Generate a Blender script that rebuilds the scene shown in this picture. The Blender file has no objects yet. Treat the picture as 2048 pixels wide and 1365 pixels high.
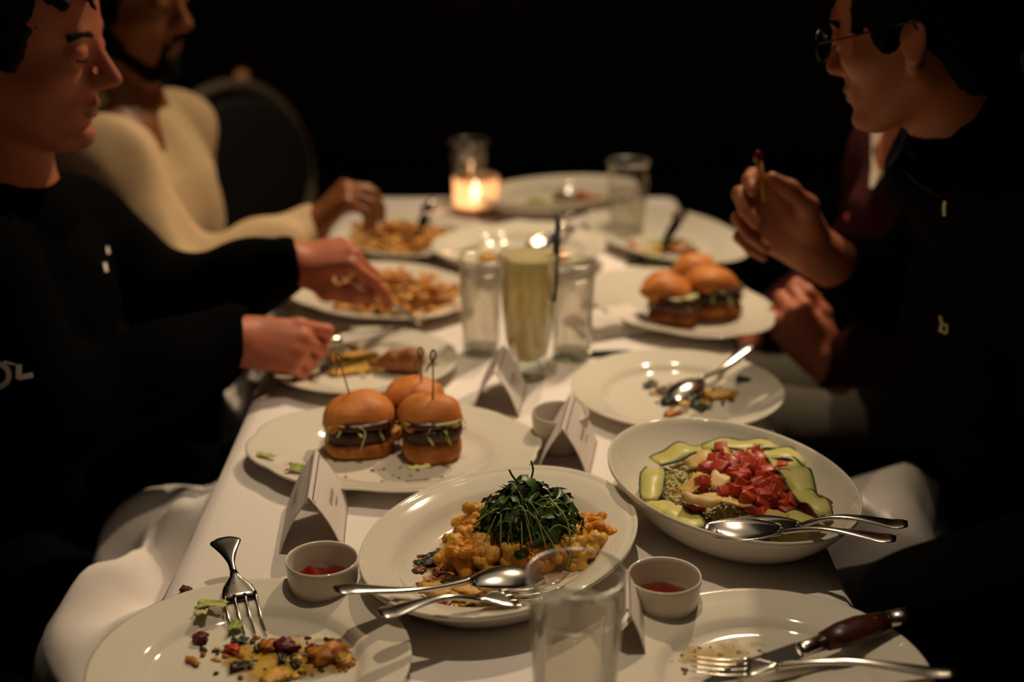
import bpy, bmesh, math, random
import numpy as np
from mathutils import Vector, Matrix, noise
from mathutils.bvhtree import BVHTree

# ------------------------------------------------------------------ camera, world, lights, exposure
SC = bpy.context.scene
COL = SC.collection
PITCH = math.radians(20)
FPX = 2844.4                      # 50 mm lens on a 36 mm sensor, 2048 px wide
CAMZ = 1.45
cam_d = bpy.data.cameras.new('camera')
cam_d.lens = 50; cam_d.sensor_width = 36; cam_d.sensor_fit = 'HORIZONTAL'
cam_d.clip_start = 0.05
cam_d.dof.use_dof = True
cam_d.dof.focus_distance = 1.40
cam_d.dof.aperture_fstop = 2.3
cam = bpy.data.objects.new('camera', cam_d)
cam.location = (0, 0, CAMZ); cam.rotation_euler = (math.radians(70), 0, 0)
COL.objects.link(cam); SC.camera = cam
SC.view_settings.view_transform = 'Standard'
SC.view_settings.look = 'None'
SC.view_settings.gamma = 1.0
SC.view_settings.use_curve_mapping = False
SC.view_settings.exposure = 0.0
SC.cycles.transparent_max_bounces = 32; SC.cycles.transmission_bounces = 16; SC.cycles.max_bounces = 16
w = bpy.data.worlds.new('dim_room'); SC.world = w; w.use_nodes = True
w.node_tree.nodes['Background'].inputs[0].default_value = (0.9, 0.62, 0.42, 1)
w.node_tree.nodes['Background'].inputs[1].default_value = 0.006

def spot(name, loc, target, power, color, angle, blend, size):
    d = bpy.data.lights.new(name, 'SPOT'); d.energy = power; d.color = color
    d.spot_size = math.radians(angle); d.spot_blend = blend; d.shadow_soft_size = size
    o = bpy.data.objects.new(name, d); o.location = loc
    o.rotation_euler = (Vector(target) - Vector(loc)).to_track_quat('-Z', 'Y').to_euler()
    COL.objects.link(o); return o
spot('ceiling_spot_over_table', (0.06, 1.42, 2.65), (0.02, 1.30, 0.75), 47, (1.0, 0.77, 0.52), 42, 0.75, 0.022)
spot('ceiling_spot_behind', (0.72, 2.95, 2.65), (-0.08, 1.72, 0.75), 116, (1.0, 0.75, 0.48), 46, 0.7, 0.022)
spot('ceiling_spot_far', (0.38, 2.80, 2.65), (-0.08, 2.55, 0.75), 78, (1.0, 0.75, 0.48), 62, 0.7, 0.022)
ga = bpy.data.lights.new('added_overhead_fill', 'AREA'); ga.shape = 'RECTANGLE'; ga.size = 1.6; ga.size_y = 2.6; ga.energy = 2.6; ga.color = (1.0, .84, .60)  # unseen soft fill added overhead to lift the shadows
gao = bpy.data.objects.new('added_overhead_fill', ga); gao.location = (0.1, 1.9, 2.7); COL.objects.link(gao)

# ------------------------------------------------------------------ small helpers
def at(px, py, z=0.75):
    """point of the photograph (2048 px wide) on the horizontal plane z"""
    dx = (px - 1024) / FPX; dy = (682.5 - py) / FPX
    Y = math.cos(PITCH) + dy * math.sin(PITCH); Z = -math.sin(PITCH) + dy * math.cos(PITCH)
    t = (z - CAMZ) / Z
    return Vector((dx * t, Y * t, z))
def aty(px, py, y):
    """point of the photograph at the distance y down the room"""
    dx = (px - 1024) / FPX; dy = (682.5 - py) / FPX
    Y = math.cos(PITCH) + dy * math.sin(PITCH); Z = -math.sin(PITCH) + dy * math.cos(PITCH)
    t = y / Y
    return Vector((dx * t, y, CAMZ + Z * t))
def ray(px, py):
    dx = (px - 1024) / FPX; dy = (682.5 - py) / FPX
    return Vector((dx, math.cos(PITCH) + dy * math.sin(PITCH), -math.sin(PITCH) + dy * math.cos(PITCH))).normalized()

def tag(o, label=None, cat=None, group=None, kind=None):
    if label: o['label'] = label
    if cat: o['category'] = cat
    if group: o['group'] = group
    if kind: o['kind'] = kind
    return o
def empty(name, loc=(0, 0, 0), label=None, cat=None, group=None, rz=0):
    o = bpy.data.objects.new(name, None); o.empty_display_size = 0.02
    o.location = loc; o.rotation_euler = (0, 0, rz)
    COL.objects.link(o); return tag(o, label, cat, group)
def link(name, me, mat=None, parent=None, loc=None, rot=None, smooth=True):
    if mat is not None and len(me.materials) == 0: me.materials.append(mat)
    if smooth and len(me.polygons):
        me.polygons.foreach_set('use_smooth', [True] * len(me.polygons))
    o = bpy.data.objects.new(name, me); COL.objects.link(o)
    if parent: o.parent = parent
    if loc is not None: o.location = loc
    if rot is not None: o.rotation_euler = rot
    return o
def bm_me(bm, name='m'):
    bmesh.ops.recalc_face_normals(bm, faces=bm.faces)
    me = bpy.data.meshes.new(name); bm.to_mesh(me); bm.free(); return me
def dup(root, loc=None, rot=None, label=None, group=None, scale=None):
    r = root.copy(); COL.objects.link(r)
    if loc is not None: r.location = loc
    if rot is not None: r.rotation_euler = rot
    if scale is not None: r.scale = scale
    if label: r['label'] = label
    if group: r['group'] = group
    for ch in list(root.children):
        c = ch.copy(); COL.objects.link(c); c.parent = r
        for g in list(ch.children):
            d = g.copy(); COL.objects.link(d); d.parent = c
    return r

# ------------------------------------------------------------------ materials
def mat(name, color, rough=0.5, metal=0.0, color2=None, nscale=40, bump=0.0, bscale=None, sss=0.0, spec=0.5, coat=0.0, contrast=(0.35, 0.65), sheen=0.0, trans=0.0, ior=1.45, sssr=(1, .35, .2), sssscale=.004):
    m = bpy.data.materials.new(name); m.use_nodes = True
    nt = m.node_tree; b = nt.nodes['Principled BSDF']
    b.inputs['Base Color'].default_value = (*color, 1)
    b.inputs['Roughness'].default_value = rough; b.inputs['Metallic'].default_value = metal
    b.inputs['Specular IOR Level'].default_value = spec
    b.inputs['Coat Weight'].default_value = coat; b.inputs['Coat Roughness'].default_value = 0.08
    b.inputs['Sheen Weight'].default_value = sheen
    b.inputs['Transmission Weight'].default_value = trans; b.inputs['IOR'].default_value = ior
    if sss:
        b.inputs['Subsurface Weight'].default_value = sss
        b.inputs['Subsurface Radius'].default_value = sssr
        b.inputs['Subsurface Scale'].default_value = sssscale
    if color2 is not None or bump:
        tc = nt.nodes.new('ShaderNodeTexCoord')
        n = nt.nodes.new('ShaderNodeTexNoise'); n.inputs['Scale'].default_value = nscale; n.inputs['Detail'].default_value = 4
        nt.links.new(tc.outputs['Object'], n.inputs['Vector'])
        if color2 is not None:
            r = nt.nodes.new('ShaderNodeValToRGB')
            r.color_ramp.elements[0].position = contrast[0]; r.color_ramp.elements[1].position = contrast[1]
            r.color_ramp.elements[0].color = (*color, 1); r.color_ramp.elements[1].color = (*color2, 1)
            nt.links.new(n.outputs['Fac'], r.inputs['Fac']); nt.links.new(r.outputs['Color'], b.inputs['Base Color'])
        if bump:
            n2 = nt.nodes.new('ShaderNodeTexNoise'); n2.inputs['Scale'].default_value = bscale or nscale; n2.inputs['Detail'].default_value = 3
            nt.links.new(tc.outputs['Object'], n2.inputs['Vector'])
            bp = nt.nodes.new('ShaderNodeBump'); bp.inputs['Strength'].default_value = bump; bp.inputs['Distance'].default_value = 0.002
            nt.links.new(n2.outputs['Fac'], bp.inputs['Height']); nt.links.new(bp.outputs['Normal'], b.inputs['Normal'])
    return m
def glass_mat(name, tint=(1, 1, 1), base=0.04, rough=0.02, haze=0.0, hazecol=(1, 1, 1), diff=0.0):
    """thin clear glass or liquid: lets light through, reflects more at grazing angles; haze = share of tinted scattering"""
    m = bpy.data.materials.new(name); m.use_nodes = True; nt = m.node_tree; nt.nodes.clear()
    out = nt.nodes.new('ShaderNodeOutputMaterial'); mix = nt.nodes.new('ShaderNodeMixShader')
    t = nt.nodes.new('ShaderNodeBsdfTransparent'); t.inputs[0].default_value = (*tint, 1)
    g = nt.nodes.new('ShaderNodeBsdfGlossy'); g.inputs['Roughness'].default_value = rough
    f = nt.nodes.new('ShaderNodeLayerWeight'); f.inputs['Blend'].default_value = 0.2
    mp = nt.nodes.new('ShaderNodeMapRange'); mp.inputs['To Min'].default_value = base; mp.inputs['To Max'].default_value = 0.5
    nt.links.new(f.outputs['Fresnel'], mp.inputs['Value'])
    body = t
    if haze:
        tr = nt.nodes.new('ShaderNodeBsdfTranslucent'); tr.inputs[0].default_value = (*hazecol, 1); src = tr
        if diff:
            df = nt.nodes.new('ShaderNodeBsdfDiffuse'); df.inputs[0].default_value = (*hazecol, 1)
            mm = nt.nodes.new('ShaderNodeMixShader'); mm.inputs[0].default_value = diff
            nt.links.new(tr.outputs[0], mm.inputs[1]); nt.links.new(df.outputs[0], mm.inputs[2]); src = mm
        body = nt.nodes.new('ShaderNodeMixShader'); body.inputs[0].default_value = haze
        nt.links.new(t.outputs[0], body.inputs[1]); nt.links.new(src.outputs[0], body.inputs[2])
    nt.links.new(mp.outputs['Result'], mix.inputs[0]); nt.links.new(body.outputs[0], mix.inputs[1]); nt.links.new(g.outputs[0], mix.inputs[2])
    nt.links.new(mix.outputs[0], out.inputs[0]); return m
def smear_mat(name, color, color2, scale=28, cover=0.5, radius=1.0, rough=0.15):
    """patchy residue: noise decides where the film lies, thinning towards the smear's own edge"""
    m = bpy.data.materials.new(name); m.use_nodes = True; nt = m.node_tree
    b = nt.nodes['Principled BSDF']; b.inputs['Roughness'].default_value = rough
    tc = nt.nodes.new('ShaderNodeTexCoord')
    n = nt.nodes.new('ShaderNodeTexNoise'); n.inputs['Scale'].default_value = scale; n.inputs['Detail'].default_value = 5
    nt.links.new(tc.outputs['Object'], n.inputs['Vector'])
    n2 = nt.nodes.new('ShaderNodeTexNoise'); n2.inputs['Scale'].default_value = scale * 2.3
    nt.links.new(tc.outputs['Object'], n2.inputs['Vector'])
    r = nt.nodes.new('ShaderNodeValToRGB'); r.color_ramp.elements[0].position = .4; r.color_ramp.elements[1].position = .62
    r.color_ramp.elements[0].color = (*color, 1); r.color_ramp.elements[1].color = (*color2, 1)
    nt.links.new(n2.outputs['Fac'], r.inputs['Fac']); nt.links.new(r.outputs['Color'], b.inputs['Base Color'])
    uv = nt.nodes.new('ShaderNodeUVMap')
    ln = nt.nodes.new('ShaderNodeVectorMath'); ln.operation = 'LENGTH'; nt.links.new(uv.outputs['UV'], ln.inputs[0])
    mr = nt.nodes.new('ShaderNodeMapRange'); mr.inputs['From Min'].default_value = 0.25; mr.inputs['From Max'].default_value = 1.0
    mr.inputs['To Min'].default_value = 0.16; mr.inputs['To Max'].default_value = -0.34
    nt.links.new(ln.outputs['Value'], mr.inputs['Value'])
    ad = nt.nodes.new('ShaderNodeMath'); ad.operation = 'ADD'; nt.links.new(n.outputs['Fac'], ad.inputs[0]); nt.links.new(mr.outputs['Result'], ad.inputs[1])
    st = nt.nodes.new('ShaderNodeMapRange'); st.inputs['From Min'].default_value = 0.66 - cover * .4; st.inputs['From Max'].default_value = 0.86 - cover * .4
    nt.links.new(ad.outputs[0], st.inputs['Value']); nt.links.new(st.outputs['Result'], b.inputs['Alpha'])
    return m

M = {}
M['cloth'] = mat('white_table_linen', (.80, .74, .70), .85, bump=.12, bscale=900, spec=.15)
M['napkin'] = mat('white_napkin_linen', (.80, .72, .67), .85, bump=.1, bscale=700, spec=.15)
M['china'] = mat('white_glazed_china', (.74, .69, .58), .07, spec=.5)
M['card'] = mat('white_card', (.78, .70, .65), .7, spec=.2)
M['ink'] = mat('dark_ink', (.02, .012, .01), .6)
M['greyink'] = mat('grey_ink', (.14, .09, .07), .6)
M['glass'] = glass_mat('clear_glass', (.97, .98, .965))
M['rimglass'] = glass_mat('glass_rim_edge', (.9, .9, .88), .22, .25, haze=.22, hazecol=(.9, .85, .78))
M['thickglass'] = glass_mat('thick_glass_base', (.86, .91, .87), .08)
M['water'] = glass_mat('water', (.94, .91, .87), .03, haze=.20, hazecol=(.86, .72, .63))  # pinkish haze colour stands in for the bright cloth refracted through clear water
M['lemonade'] = glass_mat('cloudy_lemonade', (.9, .8, .5), .02, haze=.97, hazecol=(.90, .79, .47), diff=.45)
M['straw'] = mat('black_plastic', (.01, .01, .012), .35)
M['steel'] = mat('polished_steel', (.66, .61, .55), .2, 1.0)
M['darksteel'] = mat('tarnished_steel', (.34, .31, .27), .2, 1.0)
M['blade'] = mat('brushed_blade', (.12, .11, .10), .16, 1.0)
M['knifewood'] = mat('red_brown_knife_wood', (.075, .016, .008), .35, color2=(.03, .008, .005), nscale=60)
M['ketchup'] = mat('ketchup', (.20, .008, .004), .12, color2=(.13, .005, .003), nscale=60, bump=.4, bscale=120, coat=.4)
M['bun'] = mat('toasted_bun', (.68, .25, .055), .5, color2=(.48, .13, .022), nscale=28, contrast=(.4, .75), bump=.25, bscale=160, spec=.3)
M['buncut'] = mat('bun_bottom_crust', (.68, .26, .07), .6, color2=(.33, .10, .022), nscale=38, bump=.3, bscale=200, spec=.2)
M['patty'] = mat('grilled_patty', (.035, .014, .008), .5, color2=(.075, .03, .016), nscale=90, bump=.9, bscale=250)
M['patty2'] = mat('pink_patty', (.10, .035, .02), .5, color2=(.16, .06, .04), nscale=90, bump=.9, bscale=250)
M['onion'] = mat('dark_onion_relish', (.05, .012, .012), .3, color2=(.09, .02, .02), nscale=90)
M['frisee'] = mat('pale_lettuce', (.42, .46, .10), .5, color2=(.60, .58, .30), nscale=45, spec=.3)
M['lettuce'] = mat('green_lettuce', (.20, .30, .05), .5, color2=(.42, .48, .13), nscale=45, spec=.3)
M['bamboo'] = mat('bamboo_pick', (.16, .10, .025), .6)
M['oil'] = smear_mat('yellow_oil_film', (.62, .42, .10), (.50, .30, .05), 26, .62)
M['oilpale'] = smear_mat('pale_oil_film', (.62, .52, .24), (.55, .36, .12), 30, .5)
M['oilred'] = smear_mat('orange_brown_sauce_film', (.50, .17, .02), (.30, .08, .01), 34, .95)
M['greensmear'] = smear_mat('green_oil_film', (.40, .40, .08), (.5, .42, .12), 40, .45)
M['herb'] = mat('dark_cooked_herb', (.018, .022, .010), .35, color2=(.04, .045, .015), nscale=90)
M['brownbit'] = mat('browned_bit', (.16, .035, .01), .45, color2=(.28, .08, .02), nscale=120)
M['redbit'] = mat('dried_red_bit', (.10, .012, .010), .4, color2=(.17, .03, .02), nscale=120)
M['orangebit'] = mat('roast_orange_bit', (.58, .24, .03), .45, color2=(.36, .11, .012), nscale=120, bump=.4)
M['cauli'] = mat('spiced_cauliflower', (.72, .30, .025), .45, color2=(.50, .19, .015), nscale=60, bump=.5, bscale=300, sss=.2, sssscale=.003)
M['cauliyellow'] = mat('yellow_cauliflower', (.74, .42, .07), .45, color2=(.58, .30, .04), nscale=60, bump=.4, bscale=300, sss=.2, sssscale=.003)
M['leafdark'] = mat('dark_green_leaf', (.012, .040, .008), .32, color2=(.025, .075, .014), nscale=60, coat=.25)
M['leafmid'] = mat('mid_green_leaf', (.035, .085, .012), .4, color2=(.08, .14, .03), nscale=60)
M['leafpurple'] = mat('purple_brown_leaf', (.028, .018, .012), .4, color2=(.05, .04, .015), nscale=60)
M['stem'] = mat('pale_green_stem', (.20, .28, .06), .4, color2=(.34, .38, .13), nscale=40)
M['zucchini'] = mat('zucchini_flesh', (.60, .56, .15), .4, color2=(.68, .63, .25), nscale=40, sss=.15, sssscale=.002)
M['zskin'] = mat('zucchini_skin', (.02, .06, .012), .4)
M['shred'] = mat('pale_green_shreds', (.56, .50, .20), .4, color2=(.68, .60, .32), nscale=50, bump=.5, bscale=200)
M['cheese'] = mat('pale_yellow_shaving', (.68, .46, .16), .45, color2=(.62, .40, .11), nscale=30, sss=.15, sssscale=.002)
M['tomato'] = mat('diced_tomato', (.42, .042, .022), .42, color2=(.50, .06, .026), nscale=80, coat=.05, sss=.15, sssscale=.002)
M['fries'] = mat('fried_potato', (.70, .38, .085), .5, color2=(.56, .22, .03), nscale=30, bump=.2)
M['friesdark'] = mat('crisp_fried_potato', (.42, .14, .016), .5, color2=(.55, .24, .04), nscale=30)
M['chicken'] = mat('roast_chicken_skin', (.42, .17, .06), .35, color2=(.27, .085, .024), nscale=35, bump=.4, bscale=120)
M['skinpale'] = mat('pale_skin', (.56, .185, .10), .5, color2=(.48, .145, .075), nscale=14, sss=.25, sssscale=.006, spec=.35)
M['skinbrown'] = mat('brown_skin', (.26, .092, .032), .45, color2=(.20, .068, .022), nscale=14, sss=.2, sssscale=.006, spec=.4)
M['skinolive'] = mat('olive_skin', (.44, .15, .068), .5, color2=(.38, .12, .052), nscale=14, sss=.25, sssscale=.006, spec=.35)
M['lip'] = mat('lips', (.26, .085, .06), .5, color2=(.22, .07, .05), nscale=40)
M['lipdark'] = mat('dark_lips', (.13, .045, .028), .5, color2=(.10, .035, .022), nscale=40)
M['hairdark'] = mat('dark_brown_hair', (.007, .0045, .003), .6, spec=.15, bump=.6, bscale=90)
M['hairblack'] = mat('black_hair', (.0022, .002, .0018), .7, spec=.06, bump=.6, bscale=90)
M['eyewhite'] = mat('eye_white', (.55, .5, .45), .2)
M['iris'] = mat('dark_iris', (.02, .012, .008), .2)
M['black'] = mat('black_cotton', (.0018, .0016, .0017), .95, spec=.04, bump=.15, bscale=300)
M['blackjacket'] = mat('black_jacket', (.0018, .0017, .0017), .85, spec=.06, bump=.15, bscale=250)
M['blackjeans'] = mat('dark_navy_trousers', (.0022, .0022, .003), .95, spec=.04)
M['cream'] = mat('cream_knit', (.60, .44, .265), .9, color2=(.56, .40, .235), nscale=120, bump=.35, bscale=420, spec=.1)
M['maroon'] = mat('maroon_knit', (.040, .006, .009), .9, bump=.3, bscale=380, spec=.1)
M['whiteshirt'] = mat('white_shirt', (.66, .56, .44), .85, spec=.15)
M['greytrousers'] = mat('grey_trousers', (.085, .075, .058), .9, spec=.1)
M['redbutton'] = mat('red_orange_button', (.55, .07, .02), .4)
M['print'] = mat('pale_print', (.85, .74, .66), .7)
M['gold'] = mat('brass_thread', (.38, .33, .20), .4, .6)
M['frame'] = mat('thin_black_frame', (.008, .008, .01), .3, .5)
M['chairwood'] = mat('greyed_wood_frame', (.19, .14, .10), .6, color2=(.15, .11, .075), nscale=20)
M['upholstery'] = mat('black_upholstery', (.006, .0055, .005), .8)
M['darkwood'] = mat('dark_panel_wood', (.035, .024, .016), .5, color2=(.025, .017, .011), nscale=6)
M['floor'] = mat('dark_carpet', (.008, .006, .005), .95)
M['wax'] = mat('candle_wax', (.8, .62, .42), .4, sss=.6, sssr=(1, .6, .3), sssscale=.01)
def emit(name, color, s):
    m = bpy.data.materials.new(name); m.use_nodes = True
    b = m.node_tree.nodes['Principled BSDF']; b.inputs['Base Color'].default_value = (0, 0, 0, 1)
    b.inputs['Emission Color'].default_value = (*color, 1); b.inputs['Emission Strength'].default_value = s; return m
M['flame'] = emit('candle_flame', (1.0, .80, .50), 13)
M['ember'] = emit('distant_lamp_glow', (1.0, .34, .09), .22)

# ------------------------------------------------------------------ mesh builders
def lathe(profile, seg=64, sx=1, sy=1, rim=None, name='lathe'):
    """profile of (r, z); closed at r=0 ends"""
    vs, fs = [], []; rings = []
    for r, z in profile:
        if r < 1e-6:
            rings.append([len(vs)]); vs.append((0, 0, z)); continue
        ring = []
        for i in range(seg):
            a = 2 * math.pi * i / seg; k = r
            if rim: k = r * rim(a, r)
            ring.append(len(vs)); vs.append((math.cos(a) * k * sx, math.sin(a) * k * sy, z))
        rings.append(ring)
    for A, B in zip(rings[:-1], rings[1:]):
        for i in range(seg):
            j = (i + 1) % seg
            if len(A) == 1 and len(B) == 1: continue
            if len(A) == 1: fs.append((A[0], B[j], B[i]))
            elif len(B) == 1: fs.append((A[i], A[j], B[0]))
            else: fs.append((A[i], A[j], B[j], B[i]))
    me = bpy.data.meshes.new(name); me.from_pydata(vs, [], fs)
    bm = bmesh.new(); bm.from_mesh(me); bmesh.ops.recalc_face_normals(bm, faces=bm.faces); bm.to_mesh(me); bm.free()
    return me
def tube(pts, rads, seg=8, flat=1.0, up=(0, 0, 1), name='tube', caps=True):
    """sweep along pts; rads = half width (number or (half width, half height))"""
    vs, fs = [], []; n = len(pts); pts = [Vector(p) for p in pts]; up = Vector(up)
    for i, p in enumerate(pts):
        t = (pts[min(i + 1, n - 1)] - pts[max(i - 1, 0)]).normalized()
        s = t.cross(up)
        if s.length < 1e-4: s = t.cross(Vector((1, 0, 0)))
        s.normalize(); u = s.cross(t)
        r = rads[i]; a, b = r if isinstance(r, (tuple, list)) else (r, r * flat)
        for k in range(seg):
            an = 2 * math.pi * k / seg
            vs.append(p + s * (a * math.cos(an)) + u * (b * math.sin(an)))
    for i in range(n - 1):
        for k in range(seg):
            l = (k + 1) % seg
            fs.append((i * seg + k, i * seg + l, (i + 1) * seg + l, (i + 1) * seg + k))
    if caps:
        fs.append(tuple(range(seg))[::-1]); fs.append(tuple((n - 1) * seg + k for k in range(seg)))
    me = bpy.data.meshes.new(name); me.from_pydata([tuple(v) for v in vs], [], fs)
    bm = bmesh.new(); bm.from_mesh(me); bmesh.ops.recalc_face_normals(bm, faces=bm.faces); bm.to_mesh(me); bm.free()
    return me
def smooth_pts(pts, n=6):
    """Catmull-Rom through pts"""
    P = [Vector(p) for p in pts]; P = [2 * P[0] - P[1]] + P + [2 * P[-1] - P[-2]]; out = []
    for i in range(1, len(P) - 2):
        for k in range(n):
            t = k / n; a, b, c, d = P[i - 1:i + 3]
            out.append(0.5 * ((2 * b) + (c - a) * t + (2 * a - 5 * b + 4 * c - d) * t * t + (3 * b - a - 3 * c + d) * t ** 3))
    out.append(P[-2]); return out
def blob(sx, sy, sz, seed=0, amp=.25, freq=1.6, sub=2, flat=None, name='blob'):
    bm = bmesh.new(); bmesh.ops.create_icosphere(bm, subdivisions=sub, radius=1)
    off = Vector((seed * 3.7, seed * 1.3, -seed * 2.1))
    for v in bm.verts:
        d = 1 + amp * noise.noise(v.co * freq + off) + amp * .7 * noise.noise(v.co * freq * 2.3 + off)
        v.co = v.co * d
        v.co = Vector((v.co.x * sx, v.co.y * sy, v.co.z * sz))
        if flat is not None: v.co.z = max(v.co.z, -sz * flat)
    return bm_me(bm, name)
def boxme(sx, sy, sz, bev=0.0, seg=2, name='box'):
    bm = bmesh.new(); bmesh.ops.create_cube(bm, size=1)
    for v in bm.verts: v.co = Vector((v.co.x * sx, v.co.y * sy, v.co.z * sz))
    if bev: bmesh.ops.bevel(bm, geom=bm.edges[:], offset=bev, segments=seg, affect='EDGES', profile=.5)
    return bm_me(bm, name)
def smear(name, cx, cy, z, sx, sy, rz, m, seed, label, cat='sauce'):
    """an irregular thin film of residue lying on a plate (uv = distance from its middle)"""
    n, rr = 40, 8; vs = [(0, 0, 0)]; uv = [(0, 0)]; fs = []
    for j in range(1, rr + 1):
        for i in range(n):
            a = 2 * math.pi * i / n
            k = j / rr * (1 + .22 * noise.noise(Vector((math.cos(a) * 1.4, math.sin(a) * 1.4, seed * 5.1))))
            vs.append((math.cos(a) * k * sx, math.sin(a) * k * sy, 0)); uv.append((j / rr, 0))
    for i in range(n): fs.append((0, 1 + i, 1 + (i + 1) % n))
    for j in range(rr - 1):
        for i in range(n):
            a = 1 + j * n + i; b = 1 + j * n + (i + 1) % n; fs.append((a, a + n, b + n, b))
    me = bpy.data.meshes.new(name); me.from_pydata(vs, [], fs)
    l = me.uv_layers.new(name='UVMap')
    for lp in me.loops: l.data[lp.index].uv = uv[lp.vertex_index]
    o = link(name, me, m, None, (cx, cy, z), (0, 0, rz)); return tag(o, label, cat, kind='stuff')
def align(o, tip, end, up=(0, 0, 1)):
    """put o so that its local x runs from tip to end"""
    x = (Vector(end) - Vector(tip)).normalized(); z = Vector(up); y = z.cross(x).normalized(); z = x.cross(y)
    m = Matrix((x, y, z)).transposed().to_4x4(); m.translation = Vector(tip); o.matrix_world = m; return o
rnd = random.Random(7)

# ------------------------------------------------------------------ organic shapes: smooth unions of tapered limbs, meshed by surface nets
def RC(a, b, r1, r2=None, k=.012, op='u'):
    return ('c', Vector(a), Vector(b), r1, r1 if r2 is None else r2, k, op)
def EL(c, r, k=.012, op='u', rot=None):
    R = Matrix.Identity(3) if rot is None else (Matrix.Rotation(rot[2], 3, 'Z') @ Matrix.Rotation(rot[1], 3, 'Y') @ Matrix.Rotation(rot[0], 3, 'X'))
    return ('e', Vector(c), R, tuple(r), k, op)
def moved(prims, Mx, s=1.0):
    out = []; R = Mx.to_3x3()
    for q in prims:
        if q[0] == 'c': out.append(('c', Mx @ (q[1] * s), Mx @ (q[2] * s), q[3] * s, q[4] * s, q[5], q[6]))
        else: out.append(('e', Mx @ (q[1] * s), R @ q[2], tuple(v * s for v in q[3]), q[4], q[5]))
    return out
def grow(prims, t):
    out = []
    for q in prims:
        if q[0] == 'c': out.append(q[:3] + (q[3] + t, q[4] + t) + q[5:])
        else: out.append(q[:3] + (tuple(v + t for v in q[3]),) + q[4:])
    return out
def bounds(q, marg):
    if q[0] == 'c':
        a, b = np.array(q[1]), np.array(q[2]); r = max(q[3], q[4]) + marg
        return np.minimum(a, b) - r, np.maximum(a, b) + r
    c = np.array(q[1]); R = np.abs(np.array(q[2])); e = R @ np.array(q[3]) + marg
    return c - e, c + e
def field(P, prims, marg, disp=None):
    """P: blocks x points x 3"""
    d = np.full(P.shape[:2], 1.0, np.float32); blo = P.min(1); bhi = P.max(1)
    for q in prims:
        k = q[5] if q[0] == 'c' else q[4]; op = q[6] if q[0] == 'c' else q[5]
        lo, hi = bounds(q, marg + k)
        ix = np.nonzero(((bhi > lo) & (blo < hi)).all(1))[0]
        if len(ix) == 0: continue
        p = P[ix]
        if q[0] == 'c':
            a = np.array(q[1], np.float32); ba = np.array(q[2], np.float32) - a; pa = p - a
            h = np.clip(pa @ ba * np.float32(1 / max(float(ba @ ba), 1e-9)), 0, 1)
            pa -= h[..., None] * ba
            s = np.sqrt(np.einsum('ijk,ijk->ij', pa, pa)) - (np.float32(q[3]) + np.float32(q[4] - q[3]) * h)
        else:
            l = (p - np.array(q[1], np.float32)) @ np.array(q[2], np.float32); r = np.array(q[3], np.float32)
            l /= r; k0 = np.sqrt(np.einsum('ijk,ijk->ij', l, l)); l /= r; k1 = np.sqrt(np.einsum('ijk,ijk->ij', l, l)) + np.float32(1e-6)
            s = k0 * (k0 - 1) / k1
        c = d[ix]; k = np.float32(k)
        if op == 'u':
            h = np.maximum(k - np.abs(c - s), 0) / k; d[ix] = np.minimum(c, s) - h * h * k * np.float32(.25)
        else:
            s = -s; h = np.maximum(k - np.abs(c - s), 0) / k; d[ix] = np.maximum(c, s) + h * h * k * np.float32(.25)
    if disp is not None: d = d + disp(P.reshape(-1, 3)).astype(np.float32).reshape(d.shape)
    return d
def np_mesh(name, V, Q):
    me = bpy.data.meshes.new(name); nq = len(Q)
    me.vertices.add(len(V)); me.vertices.foreach_set('co', np.ascontiguousarray(V, np.float32).ravel())
    me.loops.add(nq * 4); me.loops.foreach_set('vertex_index', np.ascontiguousarray(Q, np.int32).ravel())
    me.polygons.add(nq); me.polygons.foreach_set('loop_start', np.arange(0, nq * 4, 4, dtype=np.int32))
    me.polygons.foreach_set('use_smooth', np.ones(nq, bool))
    me.update(calc_edges=True); me.validate(); return me
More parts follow.
